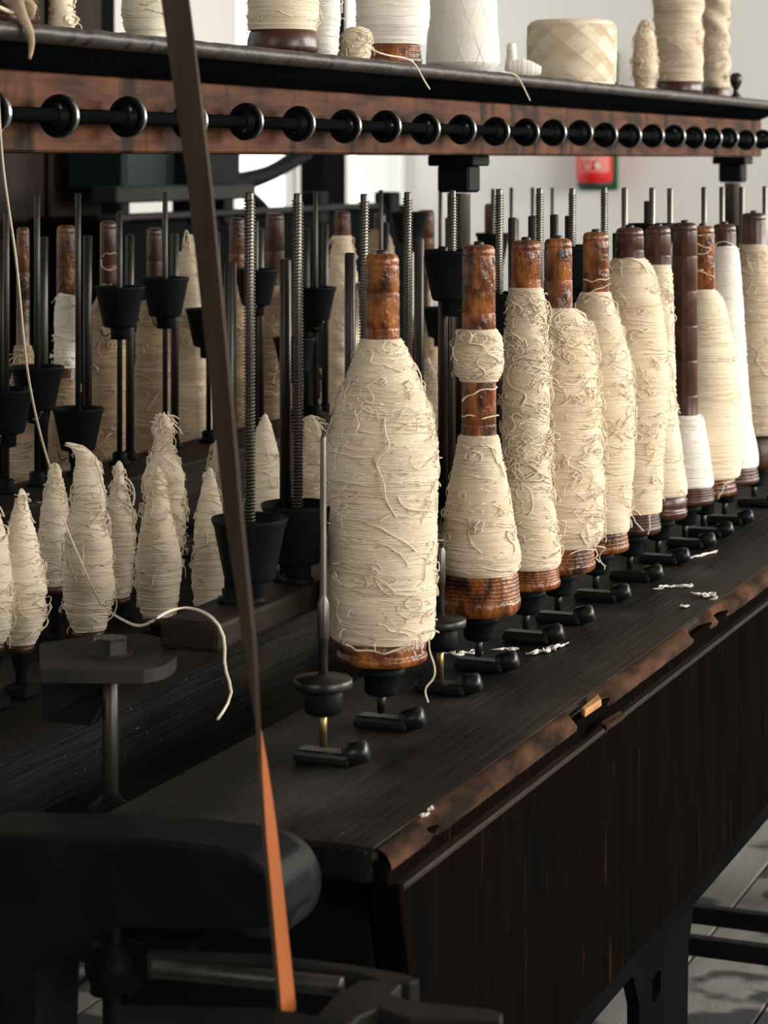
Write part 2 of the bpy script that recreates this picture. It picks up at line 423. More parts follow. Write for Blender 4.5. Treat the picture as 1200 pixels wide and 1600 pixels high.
# worn front edge strip, chipped
def edge_strip():
    ss = np.arange(S0, S1, .006)
    prof = [(.5740, -.0002), (.5705, .0002), (.5668, -.0012), (.5640, -.0036), (.5620, -.0064), (.5610, -.0095), (.5612, -.0125)]
    V = []
    rs = np.random.default_rng(3)
    nz = np.cumsum(rs.normal(0, .00035, len(ss))); nz -= np.convolve(nz, np.ones(25) / 25, 'same')
    for a, s in enumerate(ss):
        ch = 0
        for c, w, dpt in ((1.795, .03, .011), (1.84, .03, .008), (2.17, .045, .010), (2.25, .03, .008), (1.455, .012, .006), (2.72, .05, .005)):
            ch += dpt * max(0, 1 - ((s - c) / w) ** 2)
        for (n, z) in prof:
            k_ = min(1, max(0, (.5735 - n) / .010)) * (1.0 if z > -.009 else .45)
            jit = (nz[a] * .35 + rs.normal(0, .00012)) * k_
            V.append((-(n + ch * k_ + jit), s, HC + TZ + z - ch * .35 * k_ + rs.normal(0, .0001) * k_))
    m_ = len(prof); n_ = len(ss)
    i = np.arange(n_ - 1)[:, None] * m_; j = np.arange(m_ - 1)[None]
    Q = np.stack([i + j, i + j + 1, i + m_ + j + 1, i + m_ + j], -1).reshape(-1, 4)
    return qmesh('worn_edge', V, Q)
link('worn_edge', edge_strip(), 'worn_edge', fr)
bx('edge_face', .5635, .575, S0, S1, TZ - .0245, TZ - .0075, 'panel_wood', fr, .001)
# splinters and chips broken out of the edge
def chip(pts, zc, vec, m):
    prism('splinter', [PZ(x, y, zc) for x, y in pts], vec, m, fr, .001)
chip([(908, 1105), (934, 1084), (940, 1092), (914, 1110)], TZ + .003, (0, 0, -.006), 'splinter_wood')
chip([(1082, 985), (1108, 966), (1116, 972), (1090, 990)], TZ - .012, (0, 0, -.005), 'worn_edge')
chip([(938, 1128), (968, 1110), (976, 1116), (948, 1136)], TZ - .014, (0, 0, -.004), 'worn_edge')
# front panel, slanting at its near end
pn = .561
def wp(n, s, z): return Vector((-n, s, HC + z))
prism('front_panel', [wp(pn, S0 + .012, TZ - .026), wp(pn, S1, TZ - .026), wp(pn, S1, -.690), wp(pn, S0 + .075, -.690)], (-.022, 0, 0), 'panel_wood', fr, .0015)
bx('panel_moulding', pn - .003, pn + .01, S0 + .014, S1, TZ - .030, TZ - .0255, 'rail_wood', fr, .001)
bx('bottom_rail', .582, .62, S0 + .09, S1, -.735, -.690, 'black_paint', fr, .003)
bx('table_end', .585, .776, S0 + .02, S0 + .045, -.74, TZ - .024, 'black_paint', fr, .002)
# trough, middle bench, far table
bx('trough_board', .776, .93, S0, S1, TZ - .075, TZ - .055, 'bench_wood', fr, .002)
bx('middle_bench', .917, 1.18, S0 - .05, S1, TZ - .06, TZ + .003, 'bench_wood', fr, .004)
bx('trough_board', 1.18, 1.25, S0, S1, TZ - .075, TZ - .055, 'bench_wood', fr, .002)
bx('table_board', 1.25, 1.476, S0, S1, TZ - .024, TZ, 'bench_wood', fr, .004)
bx('rear_panel', 1.455, 1.476, S0, S1, -.69, TZ - .024, 'panel_wood', fr, .002)
# rails that carry the rods
RZ = -.331
bx('rod_rail', .736, .784, 1.475, S1, RZ - .022, RZ, 'rail_wood', fr, .004, 2)
bx('rod_rail', 1.225, 1.32, 1.30, S1, RZ - .085, RZ - .018, 'rail_wood', fr, .004, 2)
for s in (1.93, 2.6, 3.3, 3.9):
    bx('rail_bracket', .752, .785, s, s + .03, TZ, RZ - .022, 'iron', fr, .002)
for s in (1.5, 2.3, 3.0, 3.7):
    bx('rail_bracket', 1.25, 1.29, s, s + .03, TZ, RZ - .085, 'iron', fr, .002)
# legs with a slot, and cross bars near the floor
def leg(x0, x1, n, s_extra=0):
    a = PN(x0, 1500, n); b = PN(x1, 1500, n)
    return a.y, b.y
for (sc) in (2.075, 3.45):
    for nn in (.60, 1.40):
        l0, l1 = sc, sc + .187
        zt, zb = -.70, -HC
        # iron leg of two uprights joined top and bottom: an elongated slot shows between them
        ptsA = [wp(nn, l0 - .05, zt), wp(nn, l1 + .05, zt), wp(nn, l1 - .005, zt - .09), wp(nn, l1 - .02, zb + .05), wp(nn, l1 + .02, zb), wp(nn, l0 - .02, zb), wp(nn, l0 + .01, zb + .05), wp(nn, l0 + .005, zt - .09)]
        bm = bmesh.new()
        # outer loop with slot: build as left and right halves
        mid = (l0 + l1) / 2 - .03
        zs0, zs1 = -.777, -.800
        def poly(pts):
            vs = [bm.verts.new(p) for p in pts]; return bm.faces.new(vs)
        hw = .015
        poly([ptsA[0], wp(nn, mid, zt), wp(nn, mid, zs0), wp(nn, mid - hw, zs0 - .004), wp(nn, mid - hw, zs1), wp(nn, mid, zs1 - .006), wp(nn, mid, zb), ptsA[5], ptsA[6], ptsA[7]])
        poly([wp(nn, mid, zt), ptsA[1], ptsA[2], ptsA[3], ptsA[4], wp(nn, mid, zb), wp(nn, mid, zs1 - .006), wp(nn, mid + hw, zs1), wp(nn, mid + hw, zs0 - .004), wp(nn, mid, zs0)])
        r = bmesh.ops.extrude_face_region(bm, geom=bm.faces[:])
        bmesh.ops.translate(bm, verts=[e for e in r['geom'] if isinstance(e, bmesh.types.BMVert)], vec=(-.012, 0, 0))
        bmesh.ops.recalc_face_normals(bm, faces=bm.faces[:])
        me = bpy.data.meshes.new('leg'); bm.to_mesh(me); bm.free()
        link('leg', me, 'black_paint', fr, smooth=False)
for (s, z) in ((3.10, -1.030), (2.98, -1.032)):
    bx('cross_bar', .60, 1.43, s, s + .02, z - .024, z, 'iron', fr, .002)
bx('near_leg', .60, .66, S0 + .06, S0 + .12, -HC, -.735, 'iron', fr, .003)
bx('near_leg', 1.36, 1.42, S0 + .06, S0 + .12, -HC, -.47, 'iron', fr, .003)
bx('end_cross_rail', .60, 1.44, S0 + .03, S0 + .06, -.56, -.505, 'iron', fr, .003)

# ------------------------------------------------------------------ end castings, pulley, belt fork
SG = 1.235
gg = empty('gear_guard', PS(200, 1400, SG))
tag(gg, 'black cast iron end guard with rounded corner below the bracket post', 'machine guard')
def ps_poly(pts, s, parent):
    return [PS(x, y, s) - (parent.location if parent else Vector()) for x, y in pts]
prism('guard_plate', ps_poly([(-60, 1302), (100, 1306), (250, 1314), (340, 1324), (385, 1338), (415, 1362), (428, 1395), (432, 1440), (425, 1452),
                              (160, 1452), (128, 1470), (112, 1492), (85, 1505), (58, 1514), (54, 1660), (-60, 1660)], SG, gg), (0, .055, 0), 'iron', gg, .003)
zg = PS(200, 1300, SG).z - HC
pl = empty('drive_pulley', PS(402, 1392, 1.325))
tag(pl, 'dull grey round belt pulley half hidden behind the black guard', 'pulley')
rp = 76 * 1.47 / F
me = lathe('pulley_rim', [(rp * .2, -.004), (rp * .9, -.004), (rp * .97, 0), (rp, .006), (rp, .03), (rp * .96, .034), (rp * .2, .034)], 56)
o = link('pulley_rim', me, 'grey_iron', pl); o.rotation_euler = (-math.pi / 2, 0, 0)
o = link('pulley_hub', lathe('pulley_hub', [(.010, -.012), (.012, -.008), (.012, .05), (.010, .052)], 20), 'iron', pl); o.rotation_euler = (-math.pi / 2, 0, 0)
ax = empty('cross_shaft', PS(180, 1530, 1.33))
tag(ax, 'black iron upright under the guard with a bulging collar and thin rod', 'machine part')
def loc_(p, e): return Vector(p) - e.location
cyl('upright', loc_(PS(175, 1446, 1.33), ax), loc_(PS(175, 1700, 1.33), ax), .0065, 'iron', ax, 18)
o = link('collar', lathe('collar', [(.008, -.016), (.013, -.014), (.013, -.006), (.0155, -.004), (.0165, .002), (.0155, .008), (.013, .010), (.013, .017), (.008, .019)], 28), 'iron', ax, loc_(PS(171, 1516, 1.33), ax))
cyl('thin_rod', loc_(PS(145, 1522, 1.335), ax), loc_(PS(20, 1598, 1.34), ax), .0022, 'steel_dark', ax, 10)
prism('web', ps_poly([(184, 1476), (300, 1470), (300, 1490), (232, 1518), (205, 1530), (200, 1560), (184, 1570)], 1.335, ax), (0, .02, 0), 'iron', ax, .001)

fk = empty('belt_fork', PZ(420, 1560, -.470))
tag(fk, 'dark iron belt guide fork with flat arms at the foot of the belt', 'machine part')
def pz_poly(pts, zc, e): return [PZ(x, y, zc) - e.location for x, y in pts]
prism('rear_arm', pz_poly([(230, 1482), (420, 1490), (560, 1508), (630, 1520), (656, 1530), (640, 1536), (600, 1533), (555, 1518), (420, 1502), (230, 1494)], -.470, fk), (0, 0, -.014), 'iron_worn', fk, .0012)
prism('hub_plate', pz_poly([(560, 1532), (600, 1530), (628, 1536), (612, 1552), (640, 1562), (770, 1576), (786, 1582), (782, 1596), (640, 1592), (590, 1574), (560, 1588), (545, 1604), (490, 1592), (520, 1556)], -.466, fk), (0, 0, -.014), 'iron_worn', fk, .0015)
prism('front_arm', pz_poly([(180, 1566), (420, 1572), (548, 1592), (545, 1612), (180, 1604)], -.464, fk), (0, 0, -.02), 'iron', fk, .003)
cyl('roller', loc_(PZ(240, 1512, -.470), fk), loc_(PZ(535, 1542, -.470), fk), .0055, 'steel_dark', fk, 16)

# bracket with hex bolt on a round post
bk = empty('post_bracket', PN(172, 1030, .80))
tag(bk, 'iron bracket plate with rounded lug and hex bolt on a round post', 'bracket')
BZ = PN(172, 1030, .80).z - HC
lug = [(62, 1046), (62, 1004), (150, 992), (205, 989), (225, 990), (243, 993), (257, 998), (268, 1004), (275, 1011), (277, 1019), (275, 1027), (268, 1034), (257, 1040), (243, 1044), (225, 1047), (200, 1047)]
prism('plate', pz_poly(lug, BZ, bk), (0, 0, -.010), 'iron_dusty', bk, .0012)
web = [PZ(x, y, BZ - .010) - bk.location for x, y in ((64, 1044), (208, 1046))]
prism('web', [web[0], web[1], web[1] + Vector((-.015, 0, -.012)), web[0] + Vector((.04, 0, -.038)), web[0] + Vector((0, 0, -.038))], (0, .012, 0), 'iron', bk, .001)
bl = PZ(172, 1022, BZ) - bk.location
o = link('hex_bolt', lathe('hex_bolt', [(.0125, 0), (.0135, .001), (.0135, .0105), (.0115, .012)], 6), 'steel_dark', bk, bl, smooth=False)
o = link('washer', lathe('washer', [(.0165, -.0005), (.0165, .0012)], 24), 'iron_dusty', bk, bl)
cyl('post', bl + Vector((0, 0, -.010)), bl + Vector((0, 0, TZ - BZ - .02)), .0058, 'steel_dark', bk, 20)
o = link('post_foot', lathe('post_foot', [(.016, 0), (.016, .006), (.009, .010), (.007, .014)], 24), 'iron', bk, bl + Vector((0, 0, TZ - BZ - .022)))

# ------------------------------------------------------------------ roller beam overhead with its discs, and the shelf on top
rb = empty('roller_beam', (0, 0, 0))
tag(rb, 'reddish brown wooden beam carrying a row of black discs on a shaft', 'beam')
S_BEAM = PN(1190, 240, .93).y
bx('beam', .93, 1.106, 1.22, S_BEAM, .006, .069, 'beam_wood', rb, .002)
WZ = .0345; WN = .909
cyl('shaft', wp(WN, 1.22, WZ), wp(WN, S_BEAM + .03, WZ), .0056, 'black_paint', rb, 20)
disc_me = lathe('disc', [(.0056, -.010), (.0076, -.0095), (.0076, -.0060), (.0105, -.0056), (.0108, -.0040), (.0122, -.0036), (.0126, -.0046), (.0150, -.0046),
                         (.0164, -.003), (.0164, .002), (.0150, .003), (.0080, .0035), (.0080, .010), (.0056, .0105)], 36)
rim_me = lathe('disc_rim', [(.0162, -.0024), (.0171, -.0022), (.0173, -.0014), (.0173, .0006), (.0171, .0014), (.0162, .0016)], 40, caps=False)
nut_me = lathe('nut', [(.0042, -.0015), (.0045, 0), (.0045, .004), (.003, .005)], 6)
for x in (-14, 93, 200, 297, 385, 467, 540, 603, 665, 722, 775, 822, 865, 907, 946, 984, 1020, 1054, 1085, 1112, 1138, 1166, 1192):
    p = PN(x, 180, WN)
    jz = random.uniform(-.0012, .0012)
    o = link('disc', disc_me, 'iron', rb, (p.x, p.y, HC + WZ + jz)); o.rotation_euler = (-math.pi / 2, 0, 0)
    r_ = link('disc_rim', rim_me, 'steel_bright', o)
    r_ = link('nut', nut_me, 'steel_dark', o, (.0068 * math.cos(x), .0068 * math.sin(x), -.0075))
for sx, n in ((None, 1.0), (717, 1.0), (1145, 1.0)):
    y = PN(sx, 0, n).y if sx else 1.27
    e = link('post', lathe('post', [(.0145, 0), (.0145, .40), (.0148, .401)], 24), 'steel', rb, (-n, y, HC + TZ + .003))
    bx('post_socket', n - .021, n + .021, y - .021, y + .021, -.040, -.006, 'iron', rb, .003)
    bx('post_flange', n - .030, n + .030, y - .030, y + .030, -.0075, .006, 'iron', rb, .002)
    zb = HC + TZ + .003
    link('post_base', lathe('post_base', [(.030, 0), (.030, .008), (.018, .014), (.0165, .03)], 28), 'iron', rb, (-n, y, zb))

sh = empty('top_shelf', (0, 0, 0))
tag(sh, 'dark worn shelf board with rounded nosing above the row of discs', 'shelf')
SZ = .100; S_SH = PN(1232, 160, .88).y
def shelf_mesh():
    ss = np.arange(1.2, S_SH, .012)
    prof = [(1.16, .086), (.890, .086), (.8785, .0865), (.8735, .0895), (.8722, .0935), (.8735, .0975), (.878, .0998), (.890, .1), (1.16, .1)]
    V = []
    rs = np.random.default_rng(5)
    for s in ss:
        for q, (n, z) in enumerate(prof):
            j = rs.normal(0, .0003) if 1 < q < 7 else 0
            V.append((-(n + j), s, HC + z + (j if 1 < q < 7 else 0)))
    m_ = len(prof); n_ = len(ss)
    i = np.arange(n_ - 1)[:, None] * m_; j = np.arange(m_)[None]; k_ = (j + 1) % m_
    Q = np.stack([i + j, i + m_ + j, i + m_ + k_, i + k_], -1).reshape(-1, 4)
    e = (n_ - 1) * m_
    Q = np.vstack([Q, [[0, 1, 7, 8]], [[1, 2, 6, 7]], [[2, 3, 5, 6]], [[e, e + 8, e + 7, e + 1]], [[e + 1, e + 7, e + 6, e + 2]], [[e + 2, e + 6, e + 5, e + 3]]])
    return qmesh('shelf_board', V, Q, [(3, 4, 5), (e + 3, e + 5, e + 4)])
link('shelf_board', shelf_mesh(), 'shelf_wood', sh)
# cove moulding under the shelf, black: the overhang's shadow put into its colour
prism('shadow_cove', [wp(.886, 1.21, .0858), wp(.93, 1.21, .0858), wp(.93, 1.21, .0692), wp(.926, 1.21, .0692), wp(.908, 1.21, .076)], (0, S_SH - .02 - 1.21, 0), 'black_paint', sh, 0)
bx('shelf_bearer', .93, 1.106, 1.21, S_BEAM, .0692, .0858, 'rail_wood', sh, .001)
fp = PN(1150, 148, .90)
link('finial', lathe('finial', [(.009, 0), (.009, .004), (.005, .008), (.0045, .016), (.007, .02), (.0095, .026), (.0105, .031), (.0095, .037), (.006, .041), (.002, .042)], 24),
     'steel_dark', sh, (fp.x, fp.y, HC + SZ))

# ------------------------------------------------------------------ yarn makers
def resample(prof, step):
    prof = np.array(prof, float)               # (z, r), z increasing
    z = np.arange(prof[0, 0], prof[-1, 0] + step * .5, step)
    r = np.interp(z, prof[:, 0], prof[:, 1])
    w = max(1, int(.006 / step))
    if len(r) > 4 * w:
        pad = np.concatenate([np.full(w, r[0]), r, np.full(w, r[-1])])
        kern = np.ones(2 * w + 1) / (2 * w + 1)
        r2 = np.convolve(pad, kern, 'valid')
        f = np.minimum(1, np.minimum(np.arange(len(r)), np.arange(len(r))[::-1]) / (w + 1.0))
        r = r * (1 - f) + r2 * f
    return z, r
def wound_mesh(name, prof, pitch=.0017, seg=56, sub=3, ridge=.00028, lump=.001, seed=0, slope=.0, close=True):
    rs = np.random.default_rng(seed)
    z, r = resample(prof, pitch / sub)
    a = np.arange(seg) * 2 * math.pi / seg
    n = len(z)
    # gentle unevenness of the winding: a few low waves in height and angle
    L = np.zeros((n, seg))
    for q in range(9):
        kz = rs.uniform(20, 190); ka = rs.integers(0, 4); ph = rs.uniform(0, 6.28)
        L += np.sin(kz * z[:, None] + ka * a[None] + ph) * rs.uniform(.3, 1) * lump / 3
    turns = np.floor(z / pitch)
    jit = rs.normal(0, 1, int(turns.max() - turns.min()) + 3)
    ti = (turns - turns.min()).astype(int)
    phase = z[:, None] / pitch + a[None] / (2 * math.pi) + slope * np.sin(a)[None]
    R = r[:, None] + L + ridge * (np.abs(np.sin(math.pi * phase)) * 2 - 1) + (jit[ti][:, None] * ridge * .7)
    V = np.stack([R * np.cos(a), R * np.sin(a), np.repeat(z[:, None], seg, 1)], -1).reshape(-1, 3)
    i = np.arange(n - 1)[:, None] * seg; j = np.arange(seg)[None]; k_ = (j + 1) % seg
    Q = np.stack([i + j, i + k_, i + seg + k_, i + seg + j], -1).reshape(-1, 4)
    T = []
    if close:
        V = np.vstack([V, [[0, 0, z[0]], [0, 0, z[-1]]]])
        b, tp = n * seg, n * seg + 1
        for q in range(seg):
            T.append((b, (q + 1) % seg, q)); T.append((tp, (n - 1) * seg + q, (n - 1) * seg + (q + 1) % seg))
    return qmesh(name, V, Q, T)
def strands(prof, wraps, mess, fuzz, seed, thick=.0007, zr=None, slant=.0, lift=1.0, mzr=None):
    """loose yarn: wraps lie round the package, mess wanders over it, fuzz stands off"""
    rs = np.random.default_rng(seed)
    prof = np.array(prof, float)
    z0, z1 = (prof[0, 0], prof[-1, 0]) if zr is None else zr
    m0, m1 = (z0, z1) if mzr is None else mzr
    Rf = lambda z: np.interp(z, prof[:, 0], prof[:, 1])
    paths, rad = [], []
    for q in range(wraps):
        L = rs.uniform(.6, 4.5); n = int(8 + 9 * L)
        u = np.linspace(0, 1, n)
        p0 = rs.uniform(0, 6.283); zc = rs.uniform(z0 + .002, z1 - .002)
        dz = rs.normal(0, .004) * L * .5 + slant * rs.normal(0, 1) * L
        zz = zc + dz * (u - .5) + rs.uniform(.0, .0016) * np.sin(u * rs.uniform(3, 14) + rs.uniform(0, 6)) + rs.uniform(0, .0007) * np.sin(u * rs.uniform(20, 40))
        zz = np.clip(zz, z0 + .0006, z1 - .0006)
        ph = p0 + L * u
        r = Rf(zz) + thick * .25 + .00045 * lift * rs.uniform(0, 1) * np.abs(np.sin(u * rs.uniform(2, 9) + rs.uniform(0, 6)))
        paths.append(np.stack([r * np.cos(ph), r * np.sin(ph), zz], -1)); rad.append(thick * rs.uniform(.45, .8))
    for q in range(mess):
        n = 26; step = rs.uniform(.0012, .0026)
        hd = rs.choice([0, math.pi]) + rs.normal(0, .7); cv = rs.normal(0, .15)
        ph = rs.uniform(0, 6.283); zz = rs.uniform(m0 + .004, m1 - .004)
        pk = rs.uniform(.0005, .0034) * lift; pf = rs.uniform(.6, 2.2)
        P = []
        for e in range(n):
            r = Rf(zz) + thick * .5 + pk * abs(math.sin(math.pi * pf * e / n))
            P.append((r * math.cos(ph), r * math.sin(ph), zz))
            cv = cv * .8 + rs.normal(0, .22); hd += cv
            ph += step * math.cos(hd) / r; zz = min(z1 - .001, max(z0 + .001, zz + step * math.sin(hd) * .8))
        paths.append(np.array(P)); rad.append(thick * rs.uniform(.5, .9))
    for q in range(fuzz):
        n = 7; ph = rs.uniform(0, 6.283); zz = rs.uniform(m0 + .002, m1 - .002); r = Rf(zz)
        Ln = rs.uniform(.004, .011); dphi = rs.normal(0, .08); dz = rs.normal(-.003, .004)
        u = np.linspace(0, 1, n)
        rr = r + Ln * .55 * np.sin(u * 1.9); pp = ph + dphi * u * 2; z_ = zz + dz * u * u - .002 * u
        paths.append(np.stack([rr * np.cos(pp), rr * np.sin(pp), z_], -1)); rad.append(thick * .55)
    return paths, rad
def strand_part(parent, paths, rad, m, name='loose_strands'):
    if not paths: return None
    o = link(name, tubes(name, paths, rad, 4, 'radial'), m, parent)
    o['kind'] = 'stuff'
    return o
def hang(prof_r, ph, z, pts, thick=.0008):
    """a thread that starts on the package at angle ph and follows offsets (dr, dphi_m, dz) in metres"""
    P = []
    for dr, dt, dz in pts:
        r = prof_r + dr; a = ph + dt / prof_r
        P.append((r * math.cos(a), r * math.sin(a), z + dz))
    return smooth_path(P, 26), thick

CAMA = math.atan2(-1.0, .0)   # placeholder
def cam_angle(loc):
    """angle (object space, unrotated) that points from a thing to the camera"""
    return math.atan2(-loc[1], -loc[0])

def core_profile(h, rt, rb, zb, ridges, rings=()):
    """turned wooden bobbin: base (height zb, radius rb) with ridges, barrel up to h"""
    P = [(rb * .72, 0), (rb * .90, .0015), (rb * .985, zb * .16), (rb, zb * .32)]
    if ridges:
        a, b = zb * .42, zb * .97
        st = (b - a) / ridges
        P.append((rb * .985, zb * .40))
        for q in range(ridges):
            z = a + q * st
            rr = rb * (.985 - .05 * q / max(1, ridges))
            P += [(rr * .945, z), (rr * .99, z + st * .25), (rr * .99, z + st * .7), (rr * .945, z + st * .92)]
        P.append((rb * .90, zb))
    else:
        P += [(rb * .99, zb * .6), (rb * .93, zb * .9), (rb * .88, zb)]
    P.append((rt * 1.12, zb + .001))
    zz = zb + .004
    rr0 = rt * 1.1
    marks = sorted([z for z in rings if z > zz + .004 and z < h - .012])
    for z in marks:
        f = (z - zz) / (h - zz)
        rr = rr0 + (rt - rr0) * (z - zb) / (h - zb)
        P += [(rr * 1.0, z - .0022), (rr * 1.008, z - .0010), (rr * 1.005, z - .0004), (rr * .95, z + .0002), (rr * .95, z + .0007), (rr * .985, z + .0016)]
    P += [(rt, h - .0105), (rt * 1.0, h - .0098), (rt * .955, h - .0092), (rt * .955, h - .0088), (rt * .985, h - .0080), (rt * .97, h - .004), (rt * .86, h - .0012), (rt * .62, h), (rt * .3, h)]
    return P

# ------------------------------------------------------------------ spindles and big bobbins in the front row
NB = .690
BASE_Z = -.3955
def make_spindle(x, label, empty_disc=None, n=NB):
    p = PN(x, 1000, n)
    e = empty('spindle', (p.x, p.y, HC + TZ))
    tag(e, label, 'spindle', 'spindles along the front of the bench')
    link('foot', box_me('foot', (-.021, -.010, 0), (.024, .010, .010), .0035, 2), 'iron_gloss', e, smooth=False)
    k_ = link('oil_cap', lathe('oil_cap', [(.007, -.009), (.0085, -.007), (.009, 0), (.0085, .007), (.006, .0095)], 20), 'iron_gloss', e, (.026, .001, .0095))
    k_.rotation_euler = (0, math.radians(74), math.radians(12))
    if empty_disc is None:
        link('shaft', lathe('shaft', [(.0034, .012), (.0034, .03)], 14), 'steel_dark', e)
        link('whorl', lathe('whorl', [(.010, .0265), (.0125, .028), (.0135, .031), (.0135, .041), (.0175, .0425), (.0185, .044), (.0185, .0475), (.0165, .0492)], 28), 'iron', e)
    else:
        top = empty_disc
        link('shaft', lathe('shaft', [(.0028, .012), (.0028, .042)], 14), 'brass', e)
        link('whorl', lathe('whorl', [(.010, .036), (.0135, .038), (.0145, .041), (.0145, .0535), (.0125, .0555)], 28), 'iron', e)
        link('whorl_disc', lathe('whorl_disc', [(.017, .0545), (.0212, .0555), (.0218, .057), (.0218, .0615), (.0205, .063), (.006, .0645), (.0035, .066)], 36), 'steel_dark', e)
        link('blade', lathe('blade', [(.0034, .064), (.0034, .090), (.0040, .091), (.0044, .093), (.0044, .118), (.0032, .121), (.0026, .124), (.0022, top - .004), (.0012, top)], 14), 'steel', e)
    return e

def make_bobbin(name, label, x, n, yt, yb, ht, btop, bhw, segs, core, ymat, smat, wraps=120, mess=60, fuzz=30, ridges=3, seed=1, rings=(), zbase=None,
                group=None, thick=.0008, slant=0.0, lift=1.0, seg=56, cat='bobbin', ridge=.00028, lump=.001, pitch=.0017, sub=3, upper_mat=None, cap=True):
    Z = ZN(x, n); u = Z / F
    p = PN(x, yb, n)
    z0 = p.z if zbase is None else zbase
    e = empty(name, (p.x, p.y, z0))
    tag(e, label, cat, group)
    H = (yb - yt) * u
    link('core', lathe('core', core_profile(H, ht * u, bhw * u, (yb - btop) * u, ridges, rings), 36), core, e)
    if cap:
        link('bushing', lathe('bushing', [(.0045, H - .002), (.0045, H + .002), (.0035, H + .003)], 12), 'steel_dark', e)
    for q, sg in enumerate(segs):
        prof = [((yb - y) * u, hw * u) for y, hw in sg][::-1]
        # let the winding close smoothly onto the barrel at the top
        prof = [(prof[0][0], prof[0][1] * .96)] + [(prof[0][0] + .003, prof[0][1])] + prof[1:-1] + [(prof[-1][0] - .002, prof[-1][1]), (prof[-1][0], prof[-1][1] - .0016)]
        yo = link('yarn', wound_mesh('yarn', prof, pitch, seg, sub, ridge, lump, seed + q), ymat if q == 0 or upper_mat is None else upper_mat, e)
        fr_ = (prof[-1][0] - prof[0][0]) / sum((s[-1][0] - s[0][0]) * u for s in segs)
        P_, R_ = strands(prof, int(wraps * fr_), int(mess * fr_), int(fuzz * fr_), seed + 50 + q, thick, slant=slant, lift=lift)
        strand_part(yo, P_, R_, smat if q == 0 or upper_mat is None else upper_mat)
    return e, u, H

make_spindle(505, 'empty spindle with flat steel disc left of the nearest bobbin', .243)
make_spindle(596, 'spindle and black foot under the nearest, largest bobbin')
make_spindle(688, 'empty spindle with grey disc between the two nearest bobbins', .118)
EMPT = None
ordn = ['', '', 'second', 'third', 'fourth', 'fifth', 'sixth', 'seventh', 'eighth', 'ninth', 'tenth', 'eleventh']
for q, x in enumerate((748, 822, 872, 931, 984, 1028, 1070, 1099, 1132, 1178)):
    make_spindle(x, 'black spindle foot and whorl under the %s bobbin from the near end' % ordn[q + 2])

GF = 'large bobbins in the front row'
def thread(parent, pts, r, m, name='hanging_thread', n=40):
    P = smooth_path(pts, n)
    rs = np.random.default_rng(int(abs(P[0, 2]) * 1e6) % 9973)
    u_ = np.linspace(0, 1, n)[:, None]
    L_ = np.linalg.norm(np.diff(P, axis=0), axis=1).sum()
    for q in range(3):
        P = P + np.sin(u_ * rs.uniform(4, 16) + rs.uniform(0, 6)) * rs.normal(0, 1, 3) * min(.0009, L_ * .02) * np.minimum(1, u_ * 6)
    return link(name, tubes(name, [P], [r * rs.uniform(.75, 1.0)], 6), m, parent)
def on_yarn(e, u, x0, yb, pts, rfun, extra=.0012):
    """points given as pixels relative to the bobbin axis, laid on its camera-facing surface"""
    a = cam_angle(e.location); out = []
    ca, sa = math.cos(a), math.sin(a)
    for (x, y, off) in pts:
        z = (yb - y) * u
        r = rfun(y) * u + extra + off
        lat = (x - x0) * u
        lat = max(-r, min(r, lat))
        f = math.sqrt(max(0, r * r - lat * lat))
        # right of picture = direction a+90deg seen from camera
        out.append((f * ca - lat * sa * 1.0, f * sa + lat * ca * 1.0, z))
    return out

# 0 nearest
sg0 = [(525, 33), (540, 38), (560, 46), (590, 58), (620, 70), (650, 79), (690, 87), (730, 88), (780, 86), (850, 84), (940, 83), (992, 80)]
e, u, H = make_bobbin('yarn_bobbin', 'nearest and largest bobbin, frayed cream yarn bulging at the shoulder', 597, NB, 393, 1032, 27, 990, 71, [sg0], 'bobbin_amber', 'yarn_cream',
                      'yarn_cream_strand', 420, 90, 90, 1, 21, rings=(.262, .29), group=GF, thick=.00075, slant=.0012, seg=80, zbase=HC + BASE_Z + .0015)
rf0 = lambda y: float(np.interp(y, [a for a, b in sg0], [b for a, b in sg0])) if y < 990 else float(np.interp(y, [990, 1000, 1090], [80, 73, 73]))
for pts in ([(585, 700, 0), (596, 740, .001), (608, 770, .002), (618, 790, .003)],
            [(560, 660, 0), (600, 668, .002), (640, 650, .001)], [(560, 612, 0), (556, 640, .003), (562, 655, .002), (552, 672, .004)],
            [(600, 640, 0), (606, 665, .004), (600, 690, .004), (594, 712, .002)],
            [(515, 700, .001), (530, 690, .003), (560, 705, .003), (590, 698, .001)],
            [(620, 760, 0), (632, 775, .003), (652, 782, .003), (672, 790, .002)],
            [(570, 800, 0), (610, 815, .002), (650, 845, .002), (676, 872, .001)],
            [(590, 955, 0), (620, 968, .001), (640, 975, .001)], [(540, 990, .002), (570, 1000, .002), (610, 998, .003), (637, 988, .002)],
            [(648, 982, .002), (650, 990, .005), (645, 1000, .005), (649, 1012, .004)], [(655, 985, .002), (662, 992, .005), (655, 996, .006), (660, 1004, .005)],
            [(668, 985, .003), (673, 1005, .006), (677, 1025, .006), (674, 1045, .006), (668, 1062, .005), (667, 1082, .005)],
            [(660, 975, .002), (674, 968, .005), (684, 975, .007)]):
    thread(e, on_yarn(e, u, 597, 1032, pts, rf0), .00085, 'yarn_cream_strand')
